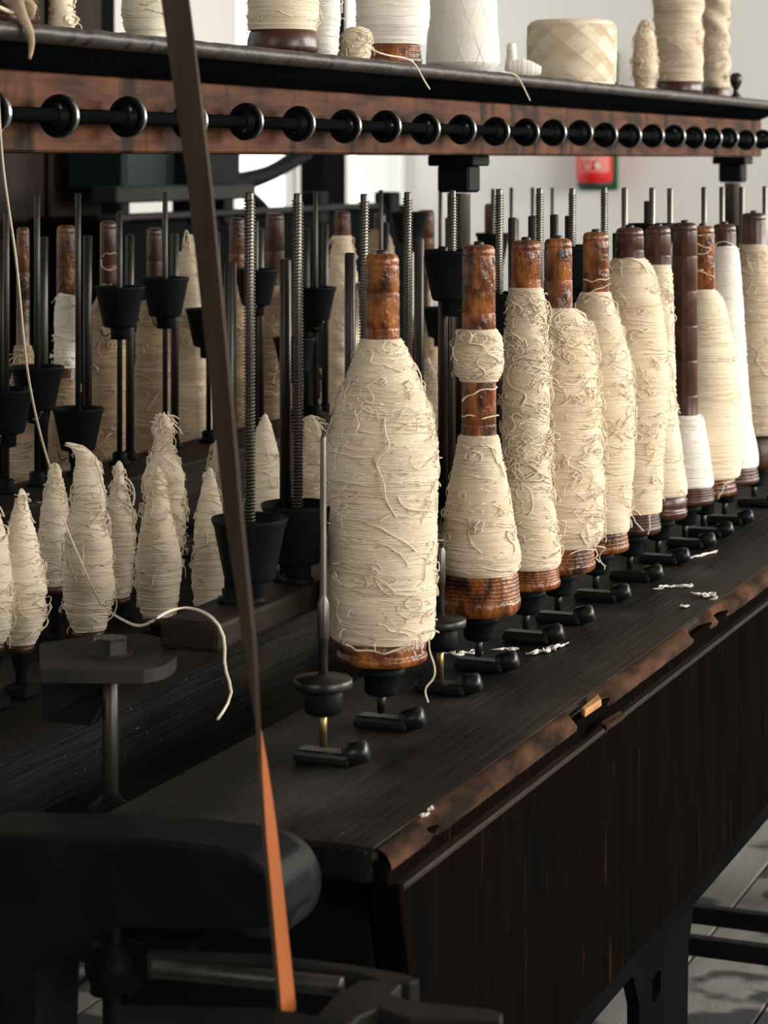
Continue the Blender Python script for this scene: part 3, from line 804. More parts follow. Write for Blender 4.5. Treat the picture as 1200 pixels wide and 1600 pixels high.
# 2
sgA = [(513, 29), (526, 35), (545, 38), (572, 38), (586, 36), (595, 30)]
sgB = [(678, 31), (700, 34), (740, 42), (790, 51), (830, 58), (862, 65), (882, 65), (893, 61)]
e, u, H = make_bobbin('yarn_bobbin', 'bobbin with a separate collar of yarn above a cone of yarn on bare amber wood', 748, NB, 382, 958, 26, 892, 66, [sgB, sgA], 'bobbin_amber', 'yarn_cream',
                      'yarn_cream_strand', 200, 30, 20, 6, 31, rings=(.165, .205, .262), group=GF, slant=.0006, seg=72, zbase=HC + BASE_Z)
rf2 = lambda y: float(np.interp(y, [a for a, b in sgA] + [600, 675] + [a for a, b in sgB], [b for a, b in sgA] + [29, 29] + [b for a, b in sgB]))
for pts in ([(722, 625, 0), (735, 612, 0), (760, 606, 0), (776, 602, 0)], [(722, 648, 0), (748, 650, 0), (776, 647, 0)],
            [(716, 530, .002), (722, 518, .004), (740, 516, .004), (738, 528, .005), (728, 532, .005), (736, 520, .005), (756, 516, .004), (764, 526, .004), (750, 530, .004)],
            [(724, 534, .003), (742, 524, .004), (768, 522, .003), (780, 532, .002)], [(720, 526, .003), (730, 536, .004), (760, 534, .004), (772, 524, .003), (752, 520, .005)],
            [(742, 525, .003), (760, 545, .003), (784, 566, .004), (786, 560, .006)],
            [(738, 812, .001), (752, 800, .004), (746, 818, .005), (738, 826, .003), (745, 820, .004), (758, 806, .003)],
            [(720, 790, .0), (745, 782, .002), (775, 776, .001)], [(700, 780, .0), (720, 786, .002), (735, 778, .002)], [(750, 690, 0), (770, 700, .001), (788, 740, .001)]):
    thread(e, on_yarn(e, u, 748, 958, pts, rf2), .0008, 'yarn_cream_strand')
# 3
sg = [(447, 27), (470, 29), (560, 34), (620, 36), (690, 35), (735, 36), (780, 43), (830, 49), (865, 54), (882, 53)]
e, u, H = make_bobbin('yarn_bobbin', 'bobbin with tangled criss-cross threads on its slim upper half, third from the near end', 822, NB, 373, 917, 23, 879, 54, [sg], 'bobbin_amber', 'yarn_cream',
                      'yarn_cream_strand', 230, 60, 20, 5, 41, rings=(.262, .285), group=GF, slant=.0022, seg=60, zbase=HC + BASE_Z)
# extra criss-cross over the slim half
prof = [((917 - y) * u, hw * u) for y, hw in sg][::-1]
P_, R_ = strands(prof, 150, 110, 40, 77, .0008, zr=((917 - 745) * u, (917 - 452) * u), slant=.008, lift=1.8)
strand_part(e, P_, R_, 'yarn_cream_strand', 'crossed_threads')
# 4
sg = [(481, 24), (492, 38), (505, 48), (530, 55), (580, 61), (680, 69), (760, 72), (830, 70), (850, 64)]
e, u, H = make_bobbin('yarn_bobbin', 'amber-topped bobbin with curly frayed cream yarn and a thread hanging at its foot', 872, NB, 373, 893, 22, 850, 59, [sg], 'bobbin_amber', 'yarn_cream',
                      'yarn_cream_strand', 130, 260, 80, 4, 51, rings=(.28,), group=GF, slant=.001, lift=1.7, seg=60, zbase=HC + BASE_Z)
rf4 = lambda y: float(np.interp(y, [a for a, b in sg] + [870, 960], [b for a, b in sg] + [62, 62]))
for pts in ([(934, 835, .001), (938, 855, .003), (942, 870, .004), (950, 885, .005), (946, 895, .004)], [(928, 845, .002), (934, 858, .004), (928, 866, .005), (936, 872, .004)],
            [(890, 855, .002), (910, 846, .003), (930, 852, .004)], [(880, 700, 0), (890, 712, .003), (884, 722, .004), (878, 712, .003), (888, 704, .002)],
            [(930, 500, .002), (942, 520, .004), (938, 548, .003)]):
    thread(e, on_yarn(e, u, 872, 893, pts, rf4), .0008, 'yarn_cream_strand')
# 5
sg = [(466, 24), (490, 30), (520, 41), (560, 52), (600, 59), (640, 61), (700, 60), (780, 56), (838, 52)]
e, u, H = make_bobbin('yarn_bobbin', 'bobbin with one thread wound round its amber neck, fifth from the near end', 931, NB, 373, 872, 20.5, 838, 52, [sg], 'bobbin_amber', 'yarn_cream',
                      'yarn_cream_strand', 170, 70, 40, 3, 61, rings=(.255, .285), group=GF, slant=.0016, seg=56, zbase=HC + BASE_Z)
rf5 = lambda y: float(np.interp(y, [440, 464] + [a for a, b in sg], [21.5, 22] + [b for a, b in sg]))
for pts in ([(912, 447, 0), (930, 449, 0), (952, 444, 0)], [(910, 470, .001), (930, 462, .001), (953, 455, .002)], [(912, 482, .001), (935, 470, .001), (955, 474, .001)]):
    thread(e, on_yarn(e, u, 931, 872, pts, rf5), .0008, 'yarn_cream_strand')
# 6
sg = [(408, 27), (422, 36), (450, 45), (520, 56), (600, 63), (650, 60), (690, 55), (740, 52), (803, 50)]
e, u, H = make_bobbin('yarn_bobbin', 'rough fully wound bobbin with short dark cap, sixth from the near end', 984, NB, 360, 838, 22, 803, 49, [sg], 'bobbin_dark', 'yarn_cream',
                      'yarn_cream_strand', 200, 90, 50, 4, 71, rings=(.30,), group=GF, slant=.002, lift=1.2, seg=56, zbase=HC + BASE_Z)
rf6 = lambda y: float(np.interp(y, [a for a, b in sg] + [900], [b for a, b in sg] + [50]))
for pts in ([(985, 795, .001), (990, 810, .004), (1000, 820, .006), (1006, 824, .005)], [(1014, 800, .001), (1015, 815, .003), (1012, 832, .003)],
            [(966, 412, .001), (984, 405, .003), (1002, 412, .002), (1010, 430, .002)]):
    thread(e, on_yarn(e, u, 984, 838, pts, rf6), .0008, 'yarn_cream_strand')
# 7
sg = [(421, 21), (440, 23), (480, 24), (560, 26), (640, 29), (700, 36), (760, 44), (782, 45)]
e, u, H = make_bobbin('yarn_bobbin', 'slim white-necked bobbin with rounded dark top standing left of the bare dark barrel', 1028, NB, 363, 820, 20, 782, 46, [sg], 'bobbin_dark', 'yarn_warm',
                      'yarn_cream_strand', 110, 16, 8, 1, 81, rings=(.29,), group=GF, slant=.001, seg=52, zbase=HC + BASE_Z)
rf7 = lambda y: float(np.interp(y, [a for a, b in sg] + [900], [b for a, b in sg] + [46]))
for pts in ([(1048, 470, .001), (1053, 500, .004), (1052, 540, .003)], [(1050, 610, .001), (1054, 630, .004), (1058, 645, .005), (1054, 650, .006), (1056, 640, .005)],
            [(1064, 770, .002), (1070, 778, .004), (1072, 786, .004)]):
    thread(e, on_yarn(e, u, 1028, 820, pts, rf7), .0008, 'yarn_cream_strand')
# 8
sg = [(658, 27), (662, 30), (674, 31), (700, 36), (750, 43), (768, 45)]
e, u, H = make_bobbin('yarn_bobbin', 'bobbin with bare dark brown ringed barrel and a short white cone of yarn', 1070, NB, 358, 798, 19.5, 768, 46, [sg], 'bobbin_dark', 'yarn_white',
                      'yarn_white', 40, 0, 0, 4, 91, rings=(.125, .165, .205, .245, .285), group=GF, seg=52, zbase=HC + BASE_Z, ridge=.00018, lump=.0004, pitch=.0013)
# 9
sg = [(456, 20), (463, 27), (480, 34), (500, 39), (530, 47), (600, 58), (700, 61), (748, 58)]
e, u, H = make_bobbin('yarn_bobbin', 'smoothly wound cream bobbin with zigzag thread round its amber neck', 1098, NB, 358, 778, 18.5, 750, 53, [sg], 'bobbin_amber', 'yarn_warm',
                      'yarn_warm', 120, 0, 0, 2, 101, rings=(.24,), group=GF, seg=60, zbase=HC + BASE_Z, ridge=.0004, lump=.0008, pitch=.0026, sub=4)
rf9 = lambda y: float(np.interp(y, [370, 455] + [a for a, b in sg] + [900], [19, 20] + [b for a, b in sg] + [54]))
for pts in ([(1090, 372, 0), (1104, 371, 0), (1116, 373, 0)], [(1090, 385, 0), (1104, 392, 0), (1116, 390, 0), (1104, 398, 0), (1090, 402, 0)],
            [(1090, 428, 0), (1116, 420, 0)], [(1090, 426, 0), (1104, 432, 0), (1116, 438, 0)], [(1134, 752, .001), (1126, 765, .002), (1122, 776, .002)]):
    thread(e, on_yarn(e, u, 1098, 778, pts, rf9), .0007, 'yarn_warm')
# 10
sg = [(378, 19), (384, 22), (440, 27), (500, 31), (580, 36), (650, 42), (700, 52), (722, 54)]
e, u, H = make_bobbin('yarn_bobbin', 'tall bright white bobbin with a domed dark cap, second from the right edge', 1132, NB, 345, 750, 18, 722, 54, [sg], 'bobbin_dark', 'yarn_white',
                      'yarn_white', 60, 0, 0, 3, 111, group=GF, seg=52, zbase=HC + BASE_Z, ridge=.00018, lump=.0004, pitch=.0013)
rf10 = lambda y: float(np.interp(y, [370] + [a for a, b in sg], [20] + [b for a, b in sg]))
thread(e, on_yarn(e, u, 1132, 750, [(1117, 382, .001), (1120, 372, .002), (1132, 371, .001), (1146, 378, .001)], rf10), .0007, 'yarn_white')
# 11
sg = [(395, 20), (410, 25), (450, 33), (520, 44), (600, 51), (690, 54)]
e, u, H = make_bobbin('yarn_bobbin', 'rough beige bobbin with rounded dark top at the right edge of the picture', 1178, NB, 347, 745, 19, 692, 52, [sg], 'bobbin_dark', 'yarn_sand',
                      'yarn_cream', 140, 50, 30, 0, 121, group=GF, slant=.002, seg=52, zbase=HC + BASE_Z)

# ------------------------------------------------------------------ bobbins on the far side
GR = 'bobbins on the far side of the machine'
NF = 1.346
def far_bobbin(x, yt, ht, segs, core, ym, sm, label, seed, wraps=60, mess=25, fuzz=10, yb=None, rings=(.24, .27), upper=None):
    Z = ZN(x, NF); yb_ = HZ + (-BASE_Z) * F / Z
    k_ = F / Z
    e, u, H = make_bobbin('yarn_bobbin', label, x, NF, yt, yb_, ht, yb_ - .022 * k_, .036 * k_, segs(yb_), core, ym, sm, wraps, mess, fuzz, 3, seed, rings, HC + BASE_Z,
                          GR, .0009, .0015, 1.2, 44, ridge=.0003, lump=.0016, pitch=.0022, sub=3, cap=False, upper_mat=upper)
    p = PN(x, yb_, NF)
    s = empty('spindle', (p.x, p.y, HC + TZ))
    tag(s, 'spindle of ' + label, 'spindle', 'spindles along the far side of the bench')
    link('foot', box_me('foot', (-.02, -.011, 0), (.02, .011, .013), .004, 2), 'iron', s, smooth=False)
    link('shaft', lathe('shaft', [(.0034, .012), (.0034, .03)], 12), 'steel_dark', s)
    link('whorl', lathe('whorl', [(.010, .0265), (.0135, .029), (.0135, .041), (.0185, .043), (.0185, .0475), (.0165, .0492)], 20), 'iron', s)
    return e, u, yb_
far_bobbin(36, 355, 10, lambda b: [[(540, 14), (600, 20), (680, 34), (b - 40, 40)]], 'bobbin_amber_shaded', 'yarn_beige', 'yarn_beige_strand', 'dim far bobbin with narrow amber neck at the left edge', 201)
e, u, yb_ = far_bobbin(103, 352, 14.5, lambda b: [[(590, 18), (640, 22), (b - 32, 42)], [(456, 15), (470, 17), (560, 18.5), (574, 17)]], 'bobbin_amber_shaded', 'yarn_beige', 'yarn_beige_strand',
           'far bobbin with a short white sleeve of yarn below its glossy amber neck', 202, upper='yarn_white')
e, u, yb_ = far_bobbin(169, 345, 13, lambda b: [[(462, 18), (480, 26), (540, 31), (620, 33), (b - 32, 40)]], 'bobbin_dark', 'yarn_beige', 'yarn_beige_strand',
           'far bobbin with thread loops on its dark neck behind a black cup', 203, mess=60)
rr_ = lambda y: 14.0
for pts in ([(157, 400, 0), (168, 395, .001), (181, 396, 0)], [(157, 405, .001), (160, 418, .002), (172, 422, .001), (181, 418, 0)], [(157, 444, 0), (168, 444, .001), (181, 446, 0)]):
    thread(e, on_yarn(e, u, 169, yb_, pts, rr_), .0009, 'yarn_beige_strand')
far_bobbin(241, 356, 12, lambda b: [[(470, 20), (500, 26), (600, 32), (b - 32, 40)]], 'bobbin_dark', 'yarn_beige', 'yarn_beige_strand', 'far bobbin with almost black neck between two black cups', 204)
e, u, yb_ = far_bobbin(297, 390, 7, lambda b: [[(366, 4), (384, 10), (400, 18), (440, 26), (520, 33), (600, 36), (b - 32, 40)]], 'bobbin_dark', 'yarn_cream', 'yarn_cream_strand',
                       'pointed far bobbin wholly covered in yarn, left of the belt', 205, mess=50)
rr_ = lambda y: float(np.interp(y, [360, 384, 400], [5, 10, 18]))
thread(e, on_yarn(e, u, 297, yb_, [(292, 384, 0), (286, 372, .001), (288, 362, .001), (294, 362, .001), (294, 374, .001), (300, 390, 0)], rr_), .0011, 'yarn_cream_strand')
far_bobbin(370, 340, 12.5, lambda b: [[(445, 18), (470, 26), (540, 32), (620, 34), (b - 32, 40)]], 'bobbin_amber_shaded', 'yarn_beige', 'yarn_beige_strand', 'far bobbin with red-brown neck right of the belt behind a spring rod', 206, mess=50)
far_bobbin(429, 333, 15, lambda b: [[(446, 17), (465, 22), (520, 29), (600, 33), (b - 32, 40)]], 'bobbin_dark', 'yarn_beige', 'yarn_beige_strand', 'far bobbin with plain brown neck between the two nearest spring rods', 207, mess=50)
far_bobbin(535, 330, 13, lambda b: [[(368, 15), (395, 18), (430, 23), (520, 29), (600, 31), (b - 30, 34)]], 'bobbin_amber_shaded', 'yarn_cream', 'yarn_cream_strand', 'far bobbin with short amber tip and pale yarn before the window', 208, mess=50)
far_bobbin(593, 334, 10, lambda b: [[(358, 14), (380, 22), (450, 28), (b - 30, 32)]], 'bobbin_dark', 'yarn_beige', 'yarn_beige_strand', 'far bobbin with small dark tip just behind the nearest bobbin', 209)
far_bobbin(666, 328, 13, lambda b: [[(484, 16), (510, 22), (600, 28), (b - 30, 32)]], 'bobbin_amber_shaded', 'yarn_beige', 'yarn_beige_strand', 'far bobbin with long bare amber barrel behind a black cup', 210)
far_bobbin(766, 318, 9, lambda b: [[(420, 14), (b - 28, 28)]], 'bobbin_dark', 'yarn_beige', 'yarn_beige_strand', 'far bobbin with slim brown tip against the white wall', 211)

# ------------------------------------------------------------------ cops in the middle of the machine
GC = 'cops standing in the middle of the machine'
def make_cop(label, x, n, pts, yb, ym='yarn_cop', sm='yarn_cream_strand', seed=1, wraps=70, mess=16, fuzz=8, bend=None, seg=44, tuft=0, lump=.0012, ridge=.00038):
    """pts: (y, halfwidth) from the tip down"""
    Z = ZN(x, n); u = Z / F
    p = PN(x, yb, n)
    e = empty('yarn_cop', p)
    tag(e, label, 'cop', GC)
    pts = [(pts[0][0] - 4, 1.2), (pts[0][0] - 1, pts[0][1] * .72)] + list(pts)
    prof = [((yb - y) * u, hw * u) for y, hw in pts][::-1]
    me = wound_mesh('yarn', prof, .0024, seg, 3, ridge, lump, seed)
    P_, R_ = strands(prof, wraps, mess, fuzz, seed + 5, .0008, slant=.0012, lift=1.2, zr=(prof[0][0], prof[-1][0] - .004))
    sme = tubes('loose_strands', P_, R_, 4, 'radial') if P_ else None
    if bend:
        zb_, amt = bend                     # bend the tip sideways (to the left of the picture) above height zb_
        zb_ = (yb - zb_) * u
        for m_ in (me, sme):
            if m_ is None: continue
            co = np.empty(len(m_.vertices) * 3, np.float32); m_.vertices.foreach_get('co', co); co = co.reshape(-1, 3)
            h = np.clip(co[:, 2] - zb_, 0, None); top = prof[-1][0] - zb_
            k_ = (h / top) ** 2 * amt * u
            co[:, 0] -= k_ * CT; co[:, 1] -= k_ * ST
            co[:, 2] -= (h / top) ** 3 * amt * u * .35
            m_.vertices.foreach_set('co', co.ravel())
    yo = link('yarn', me, ym, e)
    if sme is not None:
        o = link('loose_strands', sme, sm, yo); o['kind'] = 'stuff'
    if tuft:
        rs = np.random.default_rng(seed); tp = []
        for q in range(tuft):
            a_ = rs.uniform(0, 6.28); zz = prof[-1][0] - rs.uniform(.0, .016); ln = rs.uniform(.006, .015)
            t_ = np.linspace(0, 1, 9)
            rr = np.interp(zz, [p_[0] for p_ in prof], [p_[1] for p_ in prof]) * .6 + ln * .7 * t_
            tp.append(np.stack([rr * np.cos(a_ + t_ * rs.normal(0, .7)), rr * np.sin(a_ + t_ * rs.normal(0, .7)), zz + ln * (t_ * rs.uniform(.2, 1.0) - t_ * t_ * rs.uniform(.3, 1.2))], -1))
        o = link('tuft', tubes('tuft', tp, [.0007] * tuft, 5), sm, e); o['kind'] = 'stuff'
    # wooden seat of the cop
    link('seat', lathe('seat', [(pts[-1][1] * u * .8, -.007), (pts[-1][1] * u * 1.05, -.005), (pts[-1][1] * u * 1.05, -.001), (pts[-1][1] * u * .9, 0)], 24), 'bobbin_dark', e)
    s = empty('cop_spindle', (p.x, p.y, HC + TZ + .003))
    tag(s, 'black iron spindle holding the ' + label, 'spindle', 'cop spindles on the middle bench')
    top = p.z - .007 - (HC + TZ + .003)
    link('foot', box_me('foot', (-.012, -.010, 0), (.012, .010, .010), .002), 'iron', s, smooth=False)
    link('stem', lathe('stem', [(.0045, .009), (.0045, top * .55), (.007, top * .75), (.009, max(top * .97, .012)), (.009, top)], 16), 'iron', s)
    return e, u
NA, NBB = 1.0, 1.08
make_cop('cream cop cut by the left edge of the picture', -12, NA, [(782, 3), (800, 10), (850, 24), (930, 34), (985, 28), (1005, 18)], 1005, seed=301)
make_cop('cream cop nearest the left edge with clean pointed tip', 33, NA, [(767, 4), (775, 8), (790, 10), (830, 21), (880, 34), (920, 39), (955, 39), (985, 32), (1006, 20)], 1006, seed=302)
make_cop('tall cop with its top bent over to the left', 138, NA, [(684, 7), (700, 11), (720, 16), (745, 21), (775, 27), (800, 27), (820, 31), (860, 38), (910, 40), (945, 38), (970, 30), (984, 24)], 984, seed=303,
         bend=(735, 32), mess=40, wraps=90, lump=.0018)
make_cop('clean tapered cop standing before the shaggy tall cop', 247, NA, [(733, 4), (745, 9), (790, 18), (840, 30), (880, 36), (915, 35), (945, 30), (962, 24)], 962, seed=304, mess=20)
make_cop('cop half hidden behind the black cup and the belt', 328, NA, [(735, 6), (770, 13), (820, 22), (870, 27), (910, 28), (945, 25)], 945, seed=305, mess=20)
make_cop('smooth cop standing between the two nearest spring rods', 414, NA, [(650, 5), (662, 10), (690, 17), (730, 25), (780, 30), (840, 30), (880, 24)], 880, seed=306)
make_cop('shaggy cop just left of the nearest bobbin', 487, NA, [(655, 7), (668, 11), (690, 14), (720, 18), (780, 24), (830, 24), (855, 18)], 855, 'yarn_cop', 'yarn_cream_strand', seed=307, mess=60, fuzz=60, lump=.003, tuft=40)
make_cop('cop at the end of the long hanging thread', 86, NBB, [(727, 6), (737, 9), (760, 14), (800, 22), (850, 27), (890, 24), (915, 16)], 915, seed=308)
make_cop('small cop with knotted tip and orange seat', 186, NBB, [(724, 5), (736, 8), (744, 6), (760, 12), (800, 21), (840, 25), (880, 23), (920, 19), (932, 17)], 932, seed=309, mess=30)
make_cop('tall shaggy cop with a frayed tuft on top', 256, NBB, [(652, 6), (668, 13), (685, 10), (710, 19), (745, 28), (800, 33), (850, 31), (890, 24)], 890, seed=310, mess=110, fuzz=110, lump=.004, tuft=60)
make_cop('rough cop behind the belt with a loop of thread', 341, NBB, [(690, 4), (705, 9), (740, 20), (780, 28), (830, 28), (880, 22)], 880, seed=311, mess=60, fuzz=30, lump=.003)
make_cop('fleecy cop showing right of the nearest bobbin', 668, NA, [(562, 5), (575, 12), (610, 17), (680, 19), (740, 18), (790, 14)], 790, 'yarn_cream', 'yarn_cream_strand', seed=312, mess=60, fuzz=80, lump=.004, seg=36)
make_cop('dark red cop tip showing behind the nearest bobbin', 651, NBB, [(526, 3), (545, 8), (570, 11), (640, 17), (700, 17), (750, 12)], 750, 'yarn_maroon', 'yarn_maroon', seed=313, mess=30, seg=32)

# ------------------------------------------------------------------ tension rods with springs and black cups
def spring_mesh(z0, z1, R, wire, pitch):
    n = int((z1 - z0) / pitch * 10)
    a = np.arange(n) * 2 * math.pi / 10
    z = z0 + (z1 - z0) * np.arange(n) / n
    P = np.stack([R * np.cos(a), R * np.sin(a), z], -1)
    return tubes('spring', [P], [wire], 4, 'radial')
cup_me = lathe('cup', [(.0165, 0), (.0185, .001), (.0195, .004), (.0268, .040), (.0285, .0435), (.0290, .0455), (.0285, .047), (.0268, .0465), (.0245, .040), (.016, .006), (.004, .004)], 40)
collar_me = lathe('collar', [(.009, -.014), (.0105, -.013), (.0105, -.003), (.0125, 0), (.0125, .002)], 24)
hook_P = smooth_path([(.006, -.012, -.008), (.016, -.016, -.009), (.023, -.02, -.006), (.026, -.021, .002)], 20)
hook_me = tubes('hook', [hook_P], [.0011], 6)
foot_me = lathe('rod_foot', [(.0125, 0), (.0125, .004), (.0085, .0055), (.0085, .013), (.0065, .015)], 24)
def tension_unit(x, n, ytop, cupy, guide, label, spring=True, railz=RZ, group='front row of spring rods', rr=.0031, sr=.0040, wire=.00072, pitch=.0026, ycup_x=None, plainr=.0046, rm='steel'):
    p = PN(x, 500, n)
    zr = HC + railz
    e = empty('tension_rod', (p.x, p.y, zr))
    tag(e, label, 'rod', group)
    Z = ZN(x, n); zt = HC - (ytop - HZ) * Z / F - zr
    link('rod', lathe('rod', [(rr, 0), (rr, zt - .001), (rr * .8, zt)], 14), rm, e)
    link('rod_foot', foot_me, 'iron', e)
    zc = .03 if cupy is None else HC - (cupy - HZ) * Z / F - zr - .047
    if cupy is not None:
        c = link('cup', cup_me, 'iron', e, (0, 0, zc))
        c2 = link('collar', collar_me, 'iron', e, (0, 0, zc))
        hk = link('hook', hook_me, 'steel', e, (0, 0, zc)); hk.rotation_euler = (0, 0, random.uniform(-1.2, .6))
    if spring:
        link('spring', spring_mesh(max(zc + .006, .02), zt - .0055, sr, wire, pitch), 'spring_steel', e)
    if guide:
        for g_ in guide:
            gx, gy = g_[:2]
            q = PN(gx, 500, n + .014); Zg = ZN(gx, n + .014)
            zg_ = HC - (gy - HZ) * Zg / F - zr
            d = Vector((q.x - p.x, q.y - p.y, 0))
            link('guide_rod', lathe('guide_rod', [(plainr, 0), (plainr, zg_ - .001), (plainr * .75, zg_)], 14), 'steel_dark', e, d)
            link('guide_foot', lathe('guide_foot', [(.0098, 0), (.0098, .004), (.0065, .005), (.0065, .010)], 20), 'iron', e, d)
    return e
NS = .750
fx = [(390, 300, 808, [(360, 410)], True), (465, 302, 786, [(446, 405)], True), (569, 303, 818, [(547, 395)], True), (637, 300, 800, [(655, 372)], True),
      (707, 297, 390, [(692, 385)], True), (780, 295, 457, [(801, 340)], True), (843, 294, None, [(832, 337)], True), (894, 294, 383, [(866, 335)], True),
      (944, 292, None, [(889, 337)], True), (976, 293, None, [(963, 364)], False), (1019, 293, 349, [(1012, 314)], False), (1047, 294, None, None, False),
      (1100, 292, None, None, False), (1128, 292, None, None, False), (1159, 292, None, [(1153, 352)], False), (1195, 291, None, None, False)]
names = ['nearest spring rod, its black cup just right of the belt', 'second spring rod with black cup low behind it', 'spring rod rising left of the nearest amber bobbin top',
         'spring rod rising right of the nearest amber bobbin top', 'spring rod above a black cup left of the collared bobbin', 'spring rod between the second and third bobbins',
         'spring rod standing just left of the bare-topped fourth bobbin', 'spring rod with black cup between the fourth and fifth bobbins', 'spring rod directly behind the fifth bobbin',
         'plain rod left of the wide shallow black cup', 'rod carrying the wide black cup behind the dark capped bobbins', 'plain rod right of the wide black cup',
         'plain rod behind the zigzag-threaded bobbin', 'plain rod left of the far beam post', 'plain rod right of the far beam post', 'plain rod at the right edge of the picture']
for (x, yt, cy, gd, sp), nm in zip(fx, names):
    tension_unit(x, NS, yt, cy, gd, nm, sp, rr=.0031 if x < 960 else .0036)
# far row
NR = 1.286
fz = [(10, 330, 607, [(2, 375)]), (58, 303, 572, [(68, 370)]), (122, 302, 637, [(137, 368)]), (187, 330, 447, [(203, 367)]), (258, 300, 433, [(273, 365)]), (326, 303, 482, [(338, 362)]),
      (400, 345, 420, [(407, 357)]), (460, 420, 527, None), (493, 298, 448, [(478, 357), (508, 350)]), (595, 297, 440, [(603, 347)]), (640, 345, 331, None), (688, 293, 480, [(700, 340)]),
      (770, 295, 364, None), (799, 293, 470, [(806, 342)]), (832, 293, 480, None), (863, 293, 480, None)]
nm2 = ['far rod with wide black cup at the left edge', 'far rod and cup behind the hanging thread', 'far rod with two tall bars rising out of a black cup near the left', 'far black cup on two rods before a dark neck with thread loops',
       'far black cup with tall thin rod left of the belt', 'far rod and cup partly behind the belt', 'far cup behind the nearest spring rod', 'far low cup behind the second spring rod',
       'far cup and twin rods right of the second spring rod', 'thin far rod against the bright window', 'far black cup silhouetted in the window corner', 'thin far rod beside the near beam post',
       'far black cup low against the wall behind the spring rods', 'thin far rod second right of the near beam post', 'thin far rod close left of a spring rod', 'thin far rod left of the red extinguisher']
for (x, yt, cy, gd), nm in zip(fz, nm2):
    tension_unit(x, NR, yt, cy, gd, nm, False, RZ - .018, 'far row of rods', rr=.0032, plainr=.005, rm='steel_dark')

# ------------------------------------------------------------------ things on the top shelf
GT = 'yarn packages on the top shelf'
def shelf_loc(x, n):
    p = PN(x, 100, n); return Vector((p.x, p.y, HC + SZ)), ZN(x, n) / F
def package(name, label, x, n, pts, yb, ym, sm, seed, base=None, wraps=60, mess=20, fuzz=10, cat='yarn package', seg=52, pitch=.002, ridge=.0003, lump=.001, slant=.001, core=None, barrel=None):
    """pts (y,halfwidth) top to bottom; base=(ytop,hw,ridges)"""
    loc, u = shelf_loc(x, n)
    e = empty(name, loc); tag(e, label, cat, GT)
    prof = [((yb - y) * u, hw * u) for y, hw in pts][::-1]
    if base:
        zb = (yb - base[0]) * u
        H = prof[-1][0] + .03
        link('core', lathe('core', core_profile(H, .0135, base[1] * u, zb, base[2], ()), 32), core or 'bobbin_amber', e)
    elif barrel:
        link('core', lathe('core', [(barrel, 0.0), (barrel, .004), (barrel * .9, prof[-1][0] + .01), (barrel * .8, prof[-1][0] + .012)], 24), 'bobbin_dark', e)
    yo = link('yarn', wound_mesh('yarn', prof, pitch, seg, 3, ridge, lump, seed), ym, e)
    P_, R_ = strands(prof, wraps, mess, fuzz, seed + 3, .0008, slant=slant, lift=1.1)
    strand_part(yo, P_, R_, sm)
    return e, u
package('yarn_cop', 'small cream cop on the shelf near the left corner', 97, .895, [(-110, 4), (-60, 14), (-10, 19), (15, 19), (26, 21), (33, 17)], 33, 'yarn_warm', 'yarn_cream_strand', 401, cat='cop', wraps=40, mess=14)
package('yarn_cone', 'ivory yarn cone on the shelf just left of the belt', 232, .915, [(-250, 24), (-120, 34), (0, 43), (30, 38), (44, 34), (51, 30)], 51, 'yarn_ivory', 'yarn_ivory', 402, wraps=40, mess=0, fuzz=0, cat='cone')
package('yarn_bobbin', 'shelf bobbin with frayed beige yarn on a dark brown base', 442, .925, [(-420, 18), (-300, 30), (-150, 48), (-20, 57), (25, 56), (40, 54)], 78, 'yarn_warm', 'yarn_cream_strand', 403,
        base=(40, 56, 0), core='bobbin_dark', wraps=90, mess=40, cat='bobbin', slant=.002)
package('yarn_cone', 'slim white cone behind the dark-based shelf bobbin', 505, .975, [(-260, 14), (-100, 22), (0, 27), (50, 25), (78, 20)], 78, 'yarn_white', 'yarn_white', 404, wraps=40, mess=10, fuzz=10, cat='cone')
package('yarn_stub', 'little cream yarn stub on the shelf edge', 557, .900, [(38, 10), (42, 18), (48, 21), (70, 22), (86, 21), (89, 18)], 89, 'yarn_warm', 'yarn_cream_strand', 405, wraps=30, mess=14, fuzz=6)
e, u = package('yarn_bobbin', 'white shelf bobbin on a ridged amber base', 613, .945, [(-380, 20), (-200, 40), (-60, 54), (0, 58), (40, 57), (68, 50)], 104, 'yarn_white', 'yarn_white', 406, base=(67, 47, 3), wraps=60, mess=0, fuzz=0, cat='bobbin', lump=.0016)
# crossed-wound packages
def cross_strands(prof, groups, per, seed, thick=.0006, turn=1.9, gap=.036):
    rs = np.random.default_rng(seed); prof = np.array(prof)
    paths, rad = [], []
    for g_ in range(groups):
        d = 1 if g_ % 2 else -1
        for j in range(per):
            n = 24; u_ = np.linspace(0, 1, n)
            z = prof[0, 0] + .002 + (prof[-1, 0] - prof[0, 0] - .004) * u_
            ph = g_ * 2 * math.pi / groups * 2 + d * (u_ * turn) + j * gap + rs.normal(0, .008)
            r = np.interp(z, prof[:, 0], prof[:, 1]) + thick * (.2 + .5 * j / per)
            paths.append(np.stack([r * np.cos(ph), r * np.sin(ph), z], -1)); rad.append(thick * (.6 + .4 * (j == per - 1)))
    return paths, rad
e, u = package('yarn_cone', 'big white cross-wound cone on the shelf', 723, .935, [(-160, 44), (0, 53), (60, 56), (88, 58), (97, 57), (100, 48), (107, 34)], 107, 'yarn_white', 'yarn_white', 407, wraps=0, mess=0, fuzz=0, cat='cone', ridge=.0001, lump=.0003)
prof = [((107 - y) * u, hw * u) for y, hw in ((97, 57), (88, 58), (60, 56), (0, 53), (-160, 44))]
strand_part(e, *cross_strands(prof, 44, 1, 5, .0003, 1.7, .05), 'yarn_white', 'crossed_windings')
